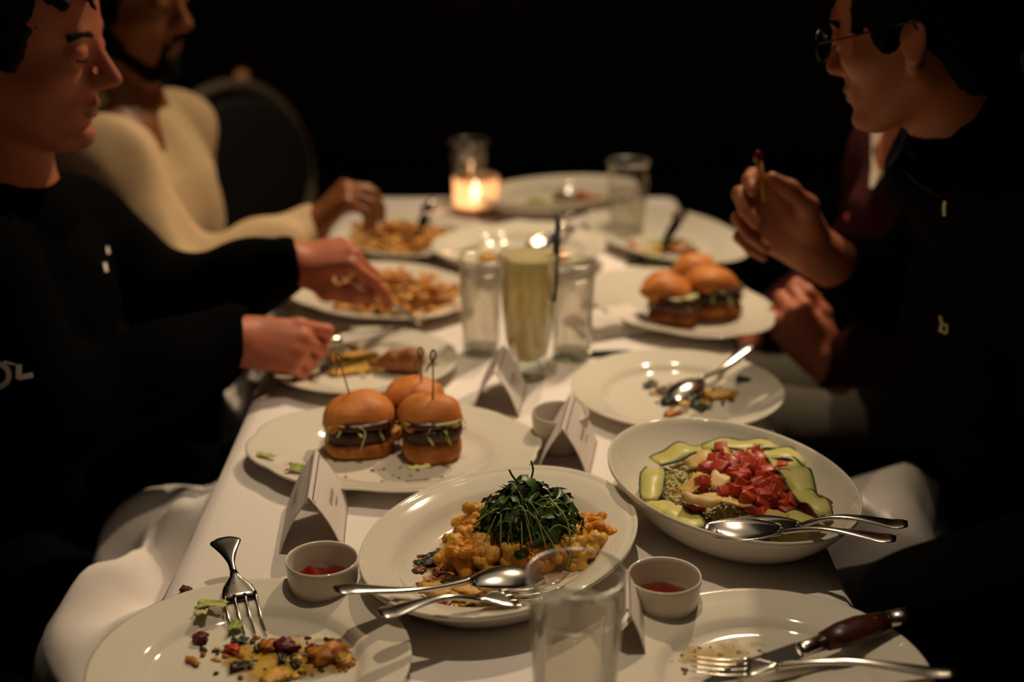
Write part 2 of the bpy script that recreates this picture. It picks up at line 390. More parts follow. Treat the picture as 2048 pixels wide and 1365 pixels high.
def nets(name, prims, h, disp=None, relax=1):
    B = 8; un = [q for q in prims if (q[6] if q[0] == 'c' else q[5]) == 'u']
    lo = np.min([bounds(q, 3 * h)[0] for q in un], 0); hi = np.max([bounds(q, 3 * h)[1] for q in un], 0)
    nb = np.ceil((hi - lo) / (B * h)).astype(int) + 1
    g = np.stack(np.meshgrid(*[np.arange(n) for n in nb], indexing='ij'), -1).reshape(-1, 3)
    cen = (lo + (g + .5) * B * h).astype(np.float32)
    dc = field(cen[:, None, :], prims, B * h * 2.2, None)[:, 0]
    blk = g[np.abs(dc) < B * h * 1.75]
    c9 = np.stack(np.meshgrid(*[np.arange(B + 1)] * 3, indexing='ij'), -1).reshape(-1, 3)
    gi = blk[:, None, :] * B + c9[None]
    P = (lo + gi * h).astype(np.float32)
    val = field(P, prims, 4 * h, disp).reshape(len(blk), B + 1, B + 1, B + 1)
    ins = val < 0
    s = np.zeros((len(blk), B, B, B), np.int8)
    offs = [(i, j, k) for i in (0, 1) for j in (0, 1) for k in (0, 1)]
    for i, j, k in offs: s += ins[:, i:i + B, j:j + B, k:k + B]
    act = np.argwhere((s > 0) & (s < 8)); bi = act[:, 0]; cc = act[:, 1:]
    cv = np.stack([val[bi, cc[:, 0] + i, cc[:, 1] + j, cc[:, 2] + k] for i, j, k in offs], 1)
    acc = np.zeros((len(act), 3)); cnt = np.zeros(len(act))
    for a in range(8):
        for ax in (4, 2, 1):
            if a & ax: continue
            b = a | ax; va, vb = cv[:, a], cv[:, b]; cr = (va < 0) != (vb < 0)
            t = np.where(cr, va / np.where(cr, va - vb, 1), 0); pa = np.array(offs[a]); pb = np.array(offs[b])
            acc += np.where(cr[:, None], pa + t[:, None] * (pb - pa), 0); cnt += cr
    gc = blk[bi] * B + cc
    V = lo + (gc + acc / cnt[:, None]) * h
    N = nb * B + 2
    gid = (gc[:, 0].astype(np.int64) * N[1] + gc[:, 1]) * N[2] + gc[:, 2]
    order = np.argsort(gid); gs = gid[order]
    def look(c):
        q = (c[:, 0].astype(np.int64) * N[1] + c[:, 1]) * N[2] + c[:, 2]
        p = np.clip(np.searchsorted(gs, q), 0, len(gs) - 1); return np.where(gs[p] == q, order[p], -1)
    quads = []
    for ax in range(3):
        sl = [slice(0, B)] * 3; sl2 = list(sl); sl2[ax] = slice(1, B + 1)
        A = ins[(slice(None),) + tuple(sl)]; Bv = ins[(slice(None),) + tuple(sl2)]
        e = np.argwhere(A != Bv)
        if len(e) == 0: continue
        flip = A[tuple(e.T)]; c = blk[e[:, 0]] * B + e[:, 1:]
        u = np.zeros(3, int); v = np.zeros(3, int); u[(ax + 1) % 3] = 1; v[(ax + 2) % 3] = 1
        q = np.stack([look(c - u - v), look(c - v), look(c), look(c - u)], 1)
        ok = (q >= 0).all(1); q = q[ok]; fl = flip[ok]
        quads.append(np.where(fl[:, None], q, q[:, ::-1]))
    Q = np.concatenate(quads)
    for _ in range(relax):                                         # light smoothing of the stair steps
        ia = np.concatenate([Q[:, a] for a in range(4) for b in (1, 3)]); ib = np.concatenate([Q[:, (a + b) % 4] for a in range(4) for b in (1, 3)])
        nc = np.bincount(ia, minlength=len(V)); nsum = np.stack([np.bincount(ia, weights=V[ib, q], minlength=len(V)) for q in range(3)], 1)
        V = np.where(nc[:, None] > 0, .5 * V + .5 * nsum / np.maximum(nc, 1)[:, None], V)
    return np_mesh(name, V, Q)
def wrinkle(amp, sc, seed=0, stretch=(1, 1, 1)):
    r = np.random.RandomState(seed); W = r.normal(size=(7, 3)) * sc * np.array(stretch); ph = r.uniform(0, 6.28, 7)
    def f(P):
        x = np.zeros(len(P))
        q = P + .012 * np.sin(P[:, [1, 2, 0]] * sc * .6)
        for wv, p in zip(W, ph): x += np.sin(q @ wv + p)
        return amp * x / 3.4
    return f

# ------------------------------------------------------------------ the room
def struct(name, me, m, loc=(0, 0, 0), parent=None):
    o = link(name, me, m, parent, loc, smooth=False)
    if parent is None: o['kind'] = 'structure'
    return o
struct('floor', boxme(7, 7.4, .1), M['floor'], (0, 1.6, -.05))
wb = struct('wall_back', boxme(7, .12, 3.0), M['darkwood'], (0, 4.55, 1.5))
for i in range(8):                                                 # raised vertical panels on the dark back wall
    p = boxme(.62, .03, 2.2, .008); struct('panel', p, M['darkwood'], (-2.6 + i * .745, -.072, -.05), wb)
struct('wall_left', boxme(.1, 7.4, 3.0), M['darkwood'], (-3.05, 1.6, 1.5))
struct('wall_right', boxme(.1, 7.4, 3.0), M['darkwood'], (3.05, 1.6, 1.5))
struct('baseboard_back', boxme(7, .03, .12, .005), M['darkwood'], (0, 4.47, .06))

# ------------------------------------------------------------------ table and cloth
TL, TR, TN, TF, TZ = -.335, .322, .62, 2.76, .75
tb = empty('dining_table', (-.006, 1.69, 0), 'long rectangular dining table hidden under the white tablecloth', 'table')
link('tabletop', boxme(.64, 2.12, .03, .004), M['darkwood'], tb, (0, 0, .728), smooth=False)
for sx in (-1, 1):
    for sy in (-1, 1):
        link('leg', boxme(.05, .05, .712, .004), M['darkwood'], tb, (sx * .27, sy * .98, .356), smooth=False)

def bump(y, c, wd): return math.exp(-((y - c) / wd) ** 2)
def sstep(a, b, x):
    t = max(0, min(1, (x - a) / (b - a))); return t * t * (3 - 2 * t)
def skirt(y, d, side, w, lap, lz):
    """one point of the hanging side: d=0 at the table edge, 1 at the hem; w = how far it lies over a lap"""
    n1 = noise.noise(Vector((y * 7, d * 2.2, 3 + side))); n2 = noise.noise(Vector((y * 15 + d * 2, d * 4, 8 + side)))
    hx = .008 + (.010 * math.sin(y * 33 + .8 * math.sin(y * 9)) + .006 * math.sin(y * 59 + d * 2)) * min(1, d * 2) + .006 * d
    hz = TZ - .006 - .30 * d
    if d < .28:
        t = d / .28; lx = .006 + .050 * t ** 1.4; z = TZ - .005 - (TZ - .005 - lz - .030) * (1 - (1 - t) ** 1.6)
    elif d < .78:
        t = (d - .28) / .5; lx = .056 + lap * t; z = lz + .030 * (1 - t) ** 2 + .012 * math.sin(t * 3.14)
    else:
        t = (d - .78) / .22; lx = .056 + lap + .020 * math.sin(t * 1.57); z = lz - .085 * t ** 1.5
    q = min(1, d * 3.5)
    z += q * (.052 * n1 + .024 * n2 - .040 * abs(math.sin(y * 11 + d * 4.5 + 2 * n1)) + .012 + .010 * math.sin(y * 31 - d * 7))
    lx += q * .016 * n2
    return hx + (lx - hx) * w, hz + (z - hz) * w
def cloth():
    """flat top with rounded edges, then a skirt that lies over the laps beside the table"""
    vs, fs = [], []; NX, NY, ND = 40, 190, 40
    ys = [TN + (TF - TN) * j / NY for j in range(NY + 1)]
    for j, y in enumerate(ys):
        row = []
        w = sstep(1.08, 1.38, y) * (1 - sstep(1.66, 1.78, y)); lap = .115 + .05 * noise.noise(Vector((y * 5, 1, 0)))
        w2 = sstep(1.93, 2.02, y) * (1 - sstep(2.12, 2.25, y))
        for i in range(ND, 0, -1):
            d = i / ND
            o, z = skirt(y, d, 0, max(w, w2 * .9), lap if w > w2 else .05, .615 if w > w2 else .66)
            row.append((TL - o, y, z))
        for i in range(NX + 1):
            t = i / NX; x = TL + (TR - TL) * t
            e = min(t, 1 - t) * (TR - TL)
            z = TZ - .004 * max(0, 1 - e / .006) ** 2
            z += .0006 * noise.noise(Vector((x * 9, y * 7, 0)))
            row.append((x, y, z))
        wr = sstep(1.50, 1.565, y) * (1 - sstep(1.70, 1.74, y))
        for i in range(1, ND + 1):
            d = i / ND
            o, z = skirt(y, d, 5, wr, .150 + .35 * max(0, y - 1.58), .628)
            row.append((TR + o, y, z))
        W = len(row); vs += row
    for j in range(NY):
        for i in range(W - 1):
            a = j * W + i; fs.append((a, a + 1, a + W + 1, a + W))
    # the far end hangs straight down
    base = len(vs); last = [j for j in range(NY * W + ND, NY * W + ND + NX + 1)]
    prev = last
    for k in range(1, 9):
        cur = []
        for i, q in enumerate(last):
            x, y, z = vs[q]; cur.append(len(vs)); vs.append((x, y + .006 + .012 * math.sin(i * .6) * k / 8, TZ - .035 * k))
        for i in range(NX): fs.append((prev[i], prev[i + 1], cur[i + 1], cur[i]))
        prev = cur
    me = bpy.data.meshes.new('tablecloth'); me.from_pydata(vs, [], fs)
    bm = bmesh.new(); bm.from_mesh(me); bmesh.ops.recalc_face_normals(bm, faces=bm.faces); bm.to_mesh(me); bm.free()
    o = link('tablecloth', me, M['cloth'])
    return tag(o, 'white tablecloth draped over the long table with rumpled sides', 'tablecloth')
cloth()

# ------------------------------------------------------------------ plates and dishes
PLATE = [(0, .0045), (.55, .0045), (.64, .0050), (.672, .0075), (.70, .012), (.74, .0142), (.86, .0178), (.965, .0205), (.985, .0215), (1.0, .0208), (1.0, .0192),
         (.93, .0172), (.74, .0106), (.66, .0015), (.64, 0), (.58, 0), (.57, .0018), (0, .0018)]
OVALP = [(0, .004), (.55, .0042), (.62, .0062), (.665, .0105), (.70, .0125), (.84, .0165), (.96, .0205), (.985, .0220), (1.0, .0214), (1.0, .0196), (.9, .0155),
         (.70, .009), (.63, .0012), (.61, 0), (.55, 0), (.54, .0018), (0, .0018)]
SERVE = [(0, .008), (.55, .009), (.66, .0125), (.73, .020), (.765, .0262), (.80, .0285), (.90, .0335), (.935, .0350), (.95, .0342), (.965, .0352), (.99, .0375), (1.0, .0365), (1.0, .0335), (.985, .0318),
         (.90, .0225), (.80, .0105), (.74, .003), (.70, 0), (.64, 0), (.63, .003), (0, .003)]
BOWL = [(0, .010), (.50, .011), (.66, .015), (.78, .024), (.88, .036), (.95, .0465), (.975, .0515), (.99, .0530), (1.0, .0520), (1.0, .0490), (.97, .0430),
        (.90, .030), (.80, .015), (.70, .004), (.64, 0), (.56, 0), (.55, .003), (0, .003)]
def scallop(n, amp, x0=.72):
    def f(a, r):
        c = abs(math.sin(a * n / 2 + .4)) ** .55
        return 1 + amp * (c - .62) * max(0, min(1, (r - x0) / (1 - x0)))
    return f
def plate(name, cx, cy, sx, sy, rz, prof, label, rim=None, seg=96, zs=1.0):
    me = lathe([(r, z * zs) for r, z in prof], seg, sx, sy, rim, name)
    o = link(name, me, M['china'], None, (cx, cy, TZ + .0006), (0, 0, rz))
    return tag(o, label, 'plate' if 'plate' in name or 'platter' in name else 'dish')
c = Vector((-.226, 1.062, 0)); FL = c
plate('dinner_plate', -.226, 1.062, .139, .139, 0, PLATE, 'round white dinner plate with a fork across its far rim and yellow scraps')
plate('dinner_plate', .221, 1.045, .137, .137, 0, PLATE, 'round white dinner plate under the wooden handled steak knife')
plate('dinner_plate', .212, 1.694, .136, .139, 0, PLATE, 'round white dinner plate with dark spinach scraps and a dirty spoon')
plate('dinner_plate', -.202, 1.798, .129, .127, 0, PLATE, 'white dinner plate with a chicken leg below the hands in black sleeves')
plate('oval_platter', -.137, 1.517, .171, .128, math.radians(-4), OVALP, 'scalloped oval white platter holding three sliders with bamboo picks', scallop(8, .045))
plate('oval_platter', -.205, 2.105, .165, .132, math.radians(-38), OVALP, 'scalloped oval white platter heaped with curly fries', scallop(8, .045))
plate('oval_platter', -.178, 2.415, .135, .135, 0, OVALP, 'white plate of fries beside the hand in a cream sleeve', scallop(8, .03))
plate('oval_platter', .252, 2.045, .175, .125, math.radians(-62), OVALP, 'scalloped oval white platter holding sliders beside the maroon sleeve', scallop(8, .045))
plate('oval_platter', .270, 2.432, .205, .120, math.radians(-66), OVALP, 'long oval white platter with a dark handled knife and salad scraps', scallop(8, .02))
plate('serving_dish', -.010, 1.256, .168, .126, math.radians(61), SERVE, 'oval white serving dish of spiced cauliflower under green salad', zs=1.08)
plate('serving_bowl', .231, 1.365, .161, .118, math.radians(-64), BOWL, 'deep oval white bowl of zucchini ribbons and diced tomato')
plate('serving_dish', .012, 2.300, .148, .128, math.radians(10), SERVE, 'white serving dish with yellow residue behind the lemonade glass')
plate('serving_dish', .090, 2.665, .165, .105, math.radians(25), SERVE, 'white serving dish at the far end holding lettuce and tomato remains', zs=1.1)

# ------------------------------------------------------------------ ramekins of ketchup
def ramekin(x, y, r, h, label, lump):
    prof = [(0, .006), (.74, .006), (.82, .010), (.90, h * .55), (.94, h * .93), (.955, h), (.985, h + .0012), (1.0, h - .001), (1.0, h - .004), (.965, h * .55), (.85, h * .12), (.80, 0), (.74, 0), (.72, .002), (0, .002)]
    o = link('ramekin', lathe(prof, 56, r, r, None, 'ramekin'), M['china'], None, (x, y, TZ + .0006))
    tag(o, label, 'ramekin', 'white ramekins of ketchup')
    k = lathe([(0, .0), (.5, .0006), (.80, 0), (.845, -.0008), (.84, -.006), (0, -.006)], 40, r * 1.0, r * 1.0, None, 'ketchup')
    bm = bmesh.new(); bm.from_mesh(k)
    for v in bm.verts:
        if v.co.z > -.003:
            v.co.z += .004 * lump * noise.noise(v.co * 70 + Vector((x * 30, 0, 0))) + (.010 * lump * math.exp(-((v.co.x + .013) ** 2 + (v.co.y - .008) ** 2) / .00009))
    bm.to_mesh(k); bm.free()
    q = link('ketchup', k, M['ketchup'], None, (x, y, TZ + h * .48))
    tag(q, label.replace('white ramekin', 'red ketchup left in the ramekin'), 'ketchup')
ramekin(-.180, 1.195, .0345, .045, 'white ramekin in front of the standing name card beside the fork', 1.0)
ramekin(.141, 1.163, .0345, .045, 'white ramekin between the water glass and the zucchini bowl', .25)
ramekin(.057, 1.552, .034, .045, 'white ramekin behind the name card by the slider platter', .25)

# ------------------------------------------------------------------ folded name cards
def name_card(front, back, width, label, text_side=1, marks=True):
    """tent card: ridge from front to back (both at the ridge height), feet on the table"""
    f, b = Vector(front), Vector(back); L = (b - f).length; h = f.z - TZ - .001
    root = empty('name_card', ((f.x + b.x) / 2, (f.y + b.y) / 2, TZ + .001), label, 'name card', 'folded name cards')
    d = b - f; root.rotation_euler = (0, 0, math.atan2(d.y, d.x))
    sl = math.hypot(width / 2, h); th = .0007
    for s in (1, -1):
        # panel in local coords: x along the ridge, from ridge (0,h) down to the foot (s*w/2, 0), a slight bow
        vs, fs = [], []; NU = 6
        for u in (-L / 2, L / 2):
            for i in range(NU + 1):
                t = i / NU; bow = .003 * math.sin(math.pi * t)
                yy = s * (width / 2 * t + bow); zz = h * (1 - t) + bow * .6
                vs.append((u, yy, zz)); vs.append((u, yy - s * th * 1.6, zz - th))
        n = 2 * (NU + 1)
        for i in range(NU):
            a = 2 * i
            fs += [(a, a + 2, n + a + 2, n + a), (a + 1, n + a + 1, n + a + 3, a + 3), (a, a + 1, a + 3, a + 2), (n + a, n + a + 2, n + a + 3, n + a + 1)]
        fs += [(0, n, n + 1, 1), (2 * NU, 2 * NU + 1, n + 2 * NU + 1, n + 2 * NU)]
        me = bpy.data.meshes.new('panel'); me.from_pydata(vs, [], fs)
        p = link('panel', bm_from(me), M['card'], root, smooth=False)
        def on(u, t, off=.0009):
            bow = .003 * math.sin(math.pi * t)
            return Vector((u, s * (width / 2 * t + bow + off), h * (1 - t) + bow * .6 + off * .6))
        def strip(name, pts, wd, m):
            vv, ff = [], []
            for u, t in pts:
                vv.append(on(u - wd[0], t - wd[1])); vv.append(on(u + wd[0], t + wd[1]))
            for i in range(len(pts) - 1): ff.append((2 * i, 2 * i + 1, 2 * i + 3, 2 * i + 2))
            mm = bpy.data.meshes.new(name); mm.from_pydata([tuple(v) for v in vv], [], ff); link(name, mm, m, root, smooth=False)
        # printed hairline border
        e = L / 2 - .004; fr = [(-e, .07), (e, .07), (e, .95), (-e, .95), (-e, .07)]
        for (u0, t0), (u1, t1) in zip(fr[:-1], fr[1:]):
            du, dt = u1 - u0, t1 - t0
            wdt = (0, .010) if abs(du) > abs(dt) * .01 and dt == 0 else (.0005, 0)
            strip('border_line', [(u0, t0), (u1, t1)], wdt, M['greyink'])
        if marks:
            # two lines of lettering too small to read: a bold one and a lighter one
            vv, ff = [], []
            for row, (t0, th_, nn, m) in enumerate(((.46, .050, 8, 'ink'), (.60, .03, 6, 'greyink'))):
                vv, ff = [], []; r = random.Random(int(L * 9999) + row)
                for k in range(nn):
                    u = -.006 - k * .0046 * (1 if row == 0 else .8) + .018
                    for q in range(2):
                        uu = u + q * .0015; a = len(vv); hh = th_ * r.uniform(.6, 1)
                        vv += [on(uu, t0 - hh), on(uu + .0008, t0 - hh), on(uu + .0014, t0 + hh), on(uu + .0006, t0 + hh)]; ff.append((a, a + 1, a + 2, a + 3))
                mm = bpy.data.meshes.new('lettering'); mm.from_pydata([tuple(v) for v in vv], [], ff); link('lettering', mm, M[m], root, smooth=False)
    return root
def bm_from(me):
    bm = bmesh.new(); bm.from_mesh(me); bmesh.ops.recalc_face_normals(bm, faces=bm.faces); bm.to_mesh(me); bm.free(); return me
name_card((-.2045, 1.290, .813), (-.2120, 1.405, .813), .066, 'folded white name card standing behind the ketchup beside the fork')
name_card((.0565, 1.462, .813), (.0720, 1.568, .813), .062, 'folded white name card between the slider platter and zucchini bowl')
name_card((.100, 1.078, .811), (.1045, 1.148, .811), .040, 'folded white name card half hidden behind the nearest water glass')
name_card((-.0215, 1.645, .811), (-.0110, 1.742, .811), .062, 'folded white name card at the foot of the lemonade glass')
name_card((.095, 2.40, .800), (.105, 2.46, .800), .055, 'small white name card behind the black straw', marks=False)

# ------------------------------------------------------------------ glasses
def tumbler(x, y, h, r0, r1, level, label, group='clear water tumblers'):
    root = empty('water_glass', (x, y, TZ + .0008), label, 'glass', group)
    b = .012; n = 12
    out = [(r0 + (r1 - r0) * (i / n), h * i / n) for i in range(n + 1)]
    wall = [(q, z) for q, z in out] + [(r1 - .0006, h + .0008), (r1 - .0009, h)]
    inner = [(q - .0010, z) for q, z in out[::-1] if z > b]
    link('tumbler_wall', lathe([(0, .0002), (r0 * .9, .0002)] + wall + inner + [(r0 - .003, b + .002), (0, b)], 64, 1, 1, None, 'tumbler'), M['glass'], root)
    link('glass_base', lathe([(0, .0008), (r0 * .86, .0008), (r0 * .93, .003), (r0 * .93, b * .7), (r0 * .86, b * .92), (0, b * .92)], 48, 1, 1, None, 'base'), M['thickglass'], root)
    rl = r0 + (r1 - r0) * level / h - .0013
    link('rim', lathe([(r1 - .0011, h + .0004), (r1 - .0004, h + .0016), (r1 + .0003, h + .0006), (r1 + .0001, h - .0008), (r1 - .0011, h + .0004)], 64, 1, 1, None, 'rim'), M['rimglass'], root)
    link('waterline', lathe([(rl - .0012, level - .0006), (rl - .0003, level + .0006), (rl + .0002, level - .0004), (rl - .0012, level - .0006)], 64, 1, 1, None, 'waterline'), M['rimglass'], root)
    wt = link('water', lathe([(0, b + .0008), (r0 - .003, b + .0008), (r0 - .0013, b + .004), (rl, level - .0004), (rl - .0012, level - .0010), (0, level - .0010)], 64, 1, 1, None, 'water'), M['water'], root)
    return root
tumbler(.0520, 1.010, .133, .0335, .0405, .098, 'half full water glass nearest to the viewer beside the cauliflower dish')
tumbler(-.0435, 1.872, .139, .0255, .0300, .120, 'water glass left of the tall cloudy lemonade')
tumbler(.0830, 1.856, .139, .0265, .0315, .118, 'water glass right of the tall cloudy lemonade')
tumbler(.2085, 2.500, .131, .0300, .0385, .080, 'water glass beside the far salad dish')
tumbler(-.0830, 2.715, .122, .0300, .0385, .094, 'water glass standing behind the lit candle')

lem = empty('lemonade_glass', (.0215, 1.778, TZ + .0008), 'tall tapered glass of cloudy lemonade with a black straw', 'glass')
H = .176
pil = [(.0205, .0), (.0215, .004), (.0200, .016), (.0225, .030), (.0265, .056), (.0302, .090), (.0325, .130), (.0338, H)]
inn = [(.0330, H), (.0317, .130), (.0294, .090), (.0257, .056), (.0215, .034), (.013, .027), (0, .0255)]
pil = [(r * 1.13, z) for r, z in pil]; inn = [(r * 1.13, z) for r, z in inn]
link('pilsner_wall', lathe([(0, .0004)] + pil + [(.0378, H + .0008)] + inn, 64, 1, 1, None, 'pilsner'), M['glass'], lem)
link('glass_base', lathe([(0, .0012), (.0195, .0012), (.0203, .004), (.0188, .015), (.0168, .023), (0, .023)], 48, 1, 1, None, 'base'), M['thickglass'], lem)
LV = H - .005
link('lemonade', lathe([(r * 1.13, z) for r, z in ((0, .0262), (.0126, .0280), (.0208, .0350), (.0253, .056), (.0290, .090), (.0313, .130), (.0325, LV), (.0312, LV + .0004), (0, LV - .0003))], 56, 1, 1, None, 'lemonade'), M['lemonade'], lem)
p0 = Vector((.0215 + .0330, 1.766, TZ + .112)); p1 = aty(1117, 432, 1.80)
s = link('straw', tube([p0, p0 + (p1 - p0) * .3, p1], [.0040] * 3, 12, name='straw'), M['straw'])
tag(s, 'black drinking straw standing in the cloudy lemonade', 'straw')

# ------------------------------------------------------------------ candle at the far end
cd = empty('votive_candle', (-.0690, 2.640, TZ + .001), 'lit votive candle in a glowing glass cup at the far end', 'candle')
m = bpy.data.materials.new('frosted_glass_cup'); m.use_nodes = True; nt = m.node_tree; nt.nodes.clear()
o_ = nt.nodes.new('ShaderNodeOutputMaterial'); mx = nt.nodes.new('ShaderNodeMixShader'); mx.inputs[0].default_value = .45
tr = nt.nodes.new('ShaderNodeBsdfTranslucent'); tr.inputs[0].default_value = (.95, .74, .58, 1); tp = nt.nodes.new('ShaderNodeBsdfTransparent'); tp.inputs[0].default_value = (1, .93, .84, 1)
nt.links.new(tr.outputs[0], mx.inputs[1]); nt.links.new(tp.outputs[0], mx.inputs[2]); nt.links.new(mx.outputs[0], o_.inputs[0])
link('glass_cup', lathe([(0, .001), (.034, .001), (.041, .006), (.0435, .030), (.0435, .069), (.0425, .0705), (.0412, .069), (.0412, .030), (.039, .010), (0, .008)], 48, 1, 1, None, 'cup'), m, cd)
link('wax', lathe([(0, .009), (.036, .0095), (.0385, .012), (.039, .018), (.030, .0175), (0, .017)], 40, 1, 1, None, 'wax'), M['wax'], cd)
link('wick', tube([(0, 0, .016), (.0006, 0, .026)], [.0008, .0007], 6), M['straw'], cd)
link('flame', lathe([(0, .022), (.005, .025), (.0090, .033), (.0088, .041), (.0055, .051), (.002, .059), (0, .063)], 20, 1, 1, None, 'flame'), M['flame'], cd)
pl = bpy.data.lights.new('candle_light', 'POINT'); pl.energy = .11; pl.color = (1, .50, .22); pl.shadow_soft_size = .012
plo = bpy.data.objects.new('candle_light', pl); plo.location = (-.069, 2.640, TZ + .066); COL.objects.link(plo)

# ------------------------------------------------------------------ napkins
def napkin(x, y, sx, sy, rz, label, seed, z=TZ + .002, layers=3, peak=.006):
    root = empty('napkin', (x, y, z), label, 'napkin', None, rz)
    for q in range(layers):
        vs, fs = [], []; n = 14; k = 1 - .06 * q
        for j in range(n + 1):
            for i in range(n + 1):
                u, v = i / n * 2 - 1, j / n * 2 - 1
                e = max(abs(u), abs(v))
                zz = q * .0035 + peak * (1 - e ** 4) * (.3 + .7 * (noise.noise(Vector((u * 1.5, v * 1.5, seed + q))) + .5)) + .0006
                vs.append((u * sx * k + .008 * noise.noise(Vector((v * 1.2, q, seed))), v * sy * k + .008 * noise.noise(Vector((u * 1.2, q + 9, seed))), max(zz, q * .003 + .0004)))
        for j in range(n):
            for i in range(n):
                a = j * (n + 1) + i; fs.append((a, a + 1, a + n + 2, a + n + 1))
        me = bpy.data.meshes.new('layer'); me.from_pydata(vs, [], fs)
        o = link('folded_layer', me, M['napkin'], root)
        s_ = o.modifiers.new('thick', 'SOLIDIFY'); s_.thickness = .0022; s_.offset = 1
    return root
napkin(.150, 1.985, .060, .050, math.radians(22), 'folded white napkin under the edge of the right slider platter', 3, layers=4, peak=.010)
napkin(.045, 2.475, .080, .045, math.radians(-12), 'crumpled white napkin in the candle light', 8, layers=3, peak=.016)
napkin(.130, 2.555, .045, .035, math.radians(18), 'small folded white napkin before the far water glass', 5, layers=2, peak=.012)

# ------------------------------------------------------------------ cutlery (local x from the tip to the handle's end)
def handle_me(L, x0, wmax=.0095, wmin=.0030, arch=.008, th=.0016, endz=.002, shell=True):
    pts, r = [], []
    n = 22
    for i in range(n + 1):
        t = i / n; x = x0 + (L - x0) * t
        wd = wmin + (wmax - wmin) * max(0, (t - .25) / .62) ** 1.4 if t < .87 else wmax
        if i == n: wd *= .55
        elif t > .93: wd *= .90
        z = arch * math.sin(math.pi * min(1, t * 1.15)) * (1 - .5 * t) + endz * t
        thk = th * (1.25 - .25 * t) + .0009 * (1 - t)
        pts.append((x, 0, z)); r.append((wd, thk))
    return tube(pts, r, 12, name='handle')
def bowl_me(lb, wb, dp):
    vs, fs = [], []; NU, NV = 16, 10
    for i in range(NU + 1):
        u = i / NU
        wdt = wb * (math.sin(math.pi * (u * .94 + .03)) ** .62) * (1.08 - .22 * u)
        for j in range(NV + 1):
            v = j / NV * 2 - 1
            z = -dp * (1 - v * v) * (math.sin(math.pi * u) ** .7)
            vs.append((lb * u, wdt * v, z + .003 * u * u))
    for i in range(NU):
        for j in range(NV):
            a = i * (NV + 1) + j; fs.append((a, a + NV + 1, a + NV + 2, a + 1))
    me = bpy.data.meshes.new('bowl'); me.from_pydata(vs, [], fs); return me
def spoon(tip, end, label, name='spoon', up=(0, 0, 1), k=1.0, flip=False, m='steel', arch=.008, wmax=.0095):
    L = (Vector(end) - Vector(tip)).length
    root = empty(name, (0, 0, 0), label, 'spoon')
    lb = .066 * k
    b = link('bowl', bowl_me(lb, .0215 * k, .009 * k), M[m], root); s = b.modifiers.new('thick', 'SOLIDIFY'); s.thickness = .0013; s.offset = 1
    link('handle', handle_me(L, lb - .004, wmax, .0030, arch), M[m], root)
    align(root, tip, end, up)
    if flip: root.matrix_world = root.matrix_world @ Matrix.Rotation(math.pi, 4, 'X')
    return root
def fork(tip, end, label, name='fork', up=(0, 0, 1), m='steel', w=.0125, head=.068, arch=.010, curve=.006, wmax=.0095, endz=.002):
    L = (Vector(end) - Vector(tip)).length
    root = empty(name, (0, 0, 0), label, 'fork')
    tl = head * .66
    for i in range(4):
        y = (i - 1.5) / 1.5 * (w - .0014)
        pts = [(tl * t, y * (1 - .04 * (1 - t)), curve * (math.sin(math.pi * (.15 + .6 * t)) - .45)) for t in (0, .15, .4, .7, 1.0, 1.12)]
        link('tine', tube(pts, [(.0005, .0006), (.0009, .0009), (.0012, .0011), (.0015, .0012), (.0018, .0013), (.002, .0012)], 8, name='tine'), M[m], root)
    vs, fs = [], []; n = 10
    z0 = curve * (math.sin(math.pi * .75) - .45)
    prof = [(tl * .99, w), (tl * 1.15, w * 1.0), (head * .86, w * .86), (head * .95, w * .55), (head * 1.02, w * .30), (head * 1.10, .0034)]
    link('shoulder', tube([(x, 0, z0 * (1 - max(0, (x - tl) / (head * 1.1 - tl))) + .0005 * i) for i, (x, q) in enumerate(prof)], [(q, .0011 + .00025 * i) for i, (x, q) in enumerate(prof)], 12, name='shoulder'), M[m], root)
    link('handle', handle_me(L, head * 1.05, wmax, .0033, arch, endz=endz), M[m], root)
    return align(root, tip, end, up)
